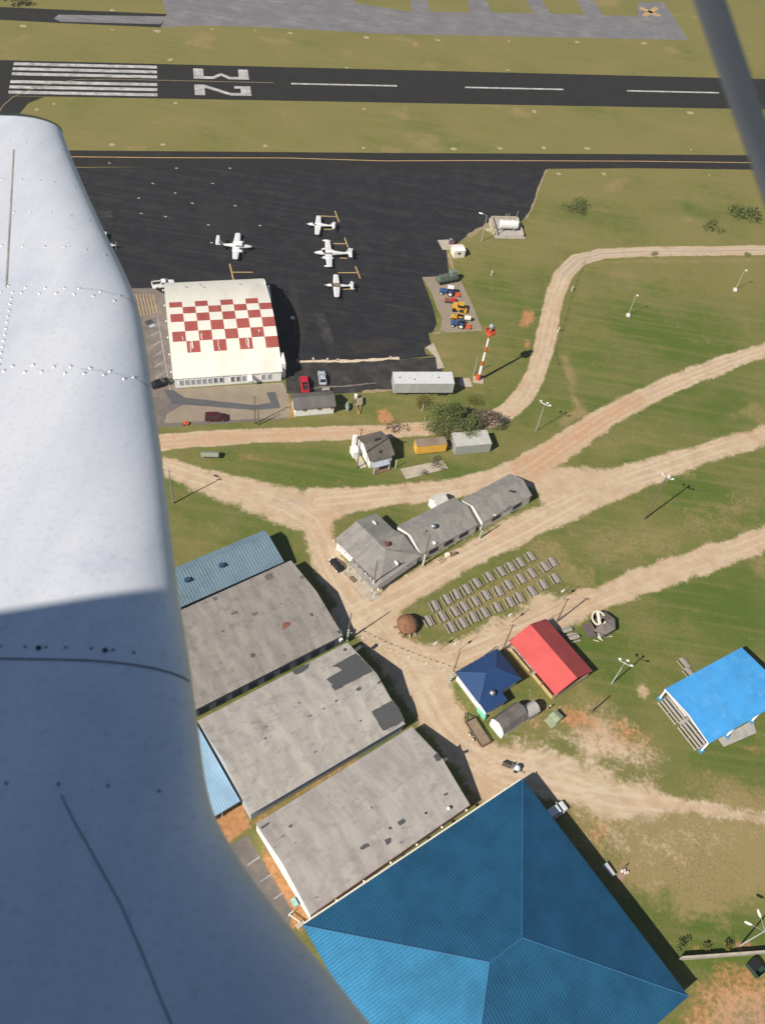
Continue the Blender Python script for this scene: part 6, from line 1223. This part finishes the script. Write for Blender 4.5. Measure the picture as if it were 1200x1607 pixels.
# smooth the outline
pys = sorted(set([203+i*17 for i in range(91)]+[1734])); rings = []
for py in pys:
    if py > 1734: continue
    acc = Vector(); n = 0
    for k in (-14, -7, 0, 7, 14):
        q = min(1734, max(203, py+k)); acc += le_at(q); n += 1
    base = acc/n; base = lep((base.x/base.z)*FPX+CX, (base.y/base.z)*FPX+CY); up = []; dn = []
    for s in [.3*(1-math.cos(math.pi/2*i/9)) for i in range(10)]+[.4, .55, .75, 1.0, 1.3, 1.7, 2.2]: up.append(base+Vector((-s, 0, 0))+NW*prof_w(s))
    for s in [2.2, 1.6, 1.0, .6, .35, .2, .1, .04, .01]: dn.append(base+Vector((-s, 0, 0))-NW*.5*prof_w(s))
    rings.append([c2w(v) for v in up+dn])
def M_skin():
    m, t, b = nodes("brushed_silver_skin"); k = NT(t); oc = k.n("TexCoord").outputs['Object']
    ax = [c2w((1, 0, 0)), c2w(NW), c2w(NW.cross(Vector((1, 0, 0))))]
    dot = lambda v: k.n("VectorMath", oc, tuple(v), operation='DOT_PRODUCT').outputs['Value']
    cx_, sp = dot(ax[0]), dot(ax[2]); uv = k.n("CombineXYZ", cx_, sp, 0.0).outputs[0]
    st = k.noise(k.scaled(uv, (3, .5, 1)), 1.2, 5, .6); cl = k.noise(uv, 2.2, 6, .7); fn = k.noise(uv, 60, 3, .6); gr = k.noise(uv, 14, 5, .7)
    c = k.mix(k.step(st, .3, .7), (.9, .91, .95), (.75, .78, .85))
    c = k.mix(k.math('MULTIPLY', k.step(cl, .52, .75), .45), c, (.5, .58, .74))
    c = k.mix(k.math('MULTIPLY', k.step(gr, .62, .74), .28), c, (.27, .29, .33))
    c = k.mix(k.math('MULTIPLY', k.step(fn, .5, .72), .2), c, (.34, .36, .41))
    k.put(b.inputs['Base Color'], c); b.inputs['Metallic'].default_value = .3
    k.put(b.inputs['Roughness'], k.math('ADD', .46, k.math('MULTIPLY', cl, .2))); k.put(b.inputs['Normal'], k.bump(k.math('ADD', cl, k.math('MULTIPLY', fn, .06)), .2, .012)); return m
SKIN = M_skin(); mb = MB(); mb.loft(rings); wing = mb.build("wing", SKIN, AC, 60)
n0 = rings[0]; cen = sum((Vector(p) for p in n0), Vector())/len(n0); outw = (Vector(rings[0][0])-Vector(rings[3][0])).normalized()
gp_ = lambda k_, o_: [cen+(Vector(p)-cen)*k_+outw*o_ for p in n0]
MB().loft([gp_(1.004, -.012), gp_(1.006, .03), gp_(.97, .055)]).build("tip_edge", M("black_rubber_edge", (.02, .022, .025), .35), AC, 50)
def rivet_row(py, s0, s1, gap, r, mat, slope=0.0, jit=.0):
    mb = MB(); s = s0; up = c2w(NW); ex = c2w((1, 0, 0)); ey = up.cross(ex)
    while s < s1:
        c = c2w(skin(py+slope*s+random.uniform(-1, 1)*jit, s+random.uniform(-.1, .1)*gap)); prev = None; rg_ = []
        for a_, z_ in ((1, 0), (.75, .4), (.05, .6)): rg_.append([c+(ex*math.cos(2*math.pi*i/8)+ey*math.sin(2*math.pi*i/8))*r*a_+up*r*z_ for i in range(8)])
        mb.loft(rg_); s += gap
    mb.build("rivet_row", mat, wing, 60)['kind'] = 'stuff'
RIV = M("bright_rivet", (.8, .8, .8), .25, .7); RIVD = M("dull_rivet", (.2, .23, .3), .5, .3)
for py in (250, 312, 365, 420): rivet_row(py, .06, .9, .085, .006, RIV)
for py in (486, 495): rivet_row(py, .07+(py-486)*.003, .95, .07, .0062, RIV, 0, 1.2)
for py in (612, 622): rivet_row(py, .06+(py-612)*.003, .9, .065, .0068, RIV, 0, 1.5)
rivet_row(1058, .12, .8, .05, .0042, RIVD); rivet_row(1272, .1, .7, .1, .004, RIVD)
def seam(pts, wd, mat, name="panel_seam"):
    mb = MB(); up = c2w(NW)
    for a_, b_ in zip(pts[:-1], pts[1:]):
        A1, B1 = c2w(skin(*a_, .002)), c2w(skin(*b_, .002)); n = (B1-A1).cross(up).normalized()*wd/2; mb.add([A1-n, B1-n, B1+n, A1+n], [(0, 1, 2, 3)])
    mb.build(name, mat, wing, fix=False)
def proj(v): return Vector((v.x/v.z*FPX+CX, v.y/v.z*FPX+CY))
def skin_at(px, py):                                      # (outline row, chord distance) of the skin seen at a photo pixel
    q = min(max(py+20, 205), 1730); s_ = .3
    for _ in range(12):
        lo, hi = 0.0, 2.2
        for _ in range(30):
            s_ = (lo+hi)/2
            if proj(skin(q, s_)).x > px: lo = s_
            else: hi = s_
        q = min(max(q+(py-proj(skin(q, s_)).y)*.9, 204), 1733)
    return q, s_
SEAM = M("seam_dark", (.03, .033, .045), .7); STAIN = M("brown_stain", (.42, .37, .31), .7, .2, var=.3, scale=6)
ss = [.005, .02, .045, .08, .12, .17, .23, .3, .4, .55, .75, 1.0]
seam([(1078, s) for s in ss], .0035, SEAM)
seam([skin_at(*p) for p in ((97,1248),(106,1268),(120,1295),(140,1330),(165,1375),(190,1420),(212,1470),(235,1525),(255,1575),(275,1620))], .0022, M('seam_worn', (.1, .11, .15), .6))
for q in (486, 616): seam([(q, s) for s in ss[:7]], .003, M("seam_soft", (.3, .33, .38), .6))
seam([skin_at(22-(py-235)*.055, py) for py in range(235, 460, 12)], .006, STAIN, "stain_line")
rv = MB(); up = c2w(NW); ex = c2w((1, 0, 0)); ey = up.cross(ex)
for i in range(14):
    c = c2w(skin(*skin_at(20-i*1.7, 458+i*9.5))); rv.loft([[c+(ex*math.cos(2*math.pi*j/8)+ey*math.sin(2*math.pi*j/8))*.006*a_+up*.006*z_ for j in range(8)] for a_, z_ in ((1, 0), (.75, .4), (.05, .6))])
rv.build("rivet_row", RIV, wing, 60)['kind'] = 'stuff'
for s in (.185, .335):
    c = c2w(skin(1060, s)); MB().tube(c, c+up*.003, .006, .006, 12).build("drain_hole", SEAM, wing); 
# fuselage and canopy behind and below the eye: they throw the shade that lies over the wing root
fu = []
for x, k_ in ((-6.5, .25), (-5, .5), (-3, .85), (-1, 1), (1, 1), (2.4, .95), (3.0, .75), (3.15, .4)):
    fu.append([c2w((x, .49-.15*(x+2)+.66*k_*math.cos(2*math.pi*i/20), -.76+.62*k_*math.sin(2*math.pi*i/20))) for i in range(20)])
MB().loft(fu).build("fuselage", M("blue_grey_fuselage", (.05, .07, .12), .6), AC, 50)
# propeller blade, ahead and to the right
hub = Vector(((1330-CX)/FPX, (640-CY)/FPX, 1))*.9; tip = Vector(((1062-CX)/FPX, (-150-CY)/FPX, 1))*.9; ax = (tip-hub); Lb_ = ax.length; ax.normalize(); wd_ = ax.cross(Vector((0, 0, 1))).normalized(); th_ = ax.cross(wd_)
bl = []
for f, w_, k_ in ((0, .035, .03), (.15, .045, .025), (.35, .055, .016), (.6, .056, .011), (.8, .05, .008), (.95, .036, .006), (1, .012, .004)):
    tw = .9-.5*f; a_ = wd_*math.cos(tw)+th_*math.sin(tw); b_ = th_*math.cos(tw)-wd_*math.sin(tw)
    bl.append([c2w(hub+ax*Lb_*f+a_*w_*.52*math.cos(2*math.pi*i/12)+b_*k_*.45*math.sin(2*math.pi*i/12)) for i in range(12)])
pb_ = MB().loft(bl).build("propeller_blade", M("dark_blade_paint", (.075, .083, .095), .45, var=.1), AC, 50)
# ------------------------------------------------------------------ AIR
hz = MB().box(-900, -300, -1, 900, 1100, 150).build("haze", M("dummy_air", (1, 1, 1)))
hz.data.materials.clear(); hm = bpy.data.materials.new("thin_air"); hm.use_nodes = True; ht = hm.node_tree; ht.nodes.clear()
ho = ht.nodes.new("ShaderNodeOutputMaterial"); hv = ht.nodes.new("ShaderNodeVolumePrincipled"); hv.inputs['Color'].default_value = (.95, .92, .87, 1); hv.inputs['Density'].default_value = .00016; hv.inputs['Anisotropy'].default_value = .2
ht.links.new(hv.outputs[0], ho.inputs['Volume']); hz.data.materials.append(hm); hz['kind'] = 'stuff'
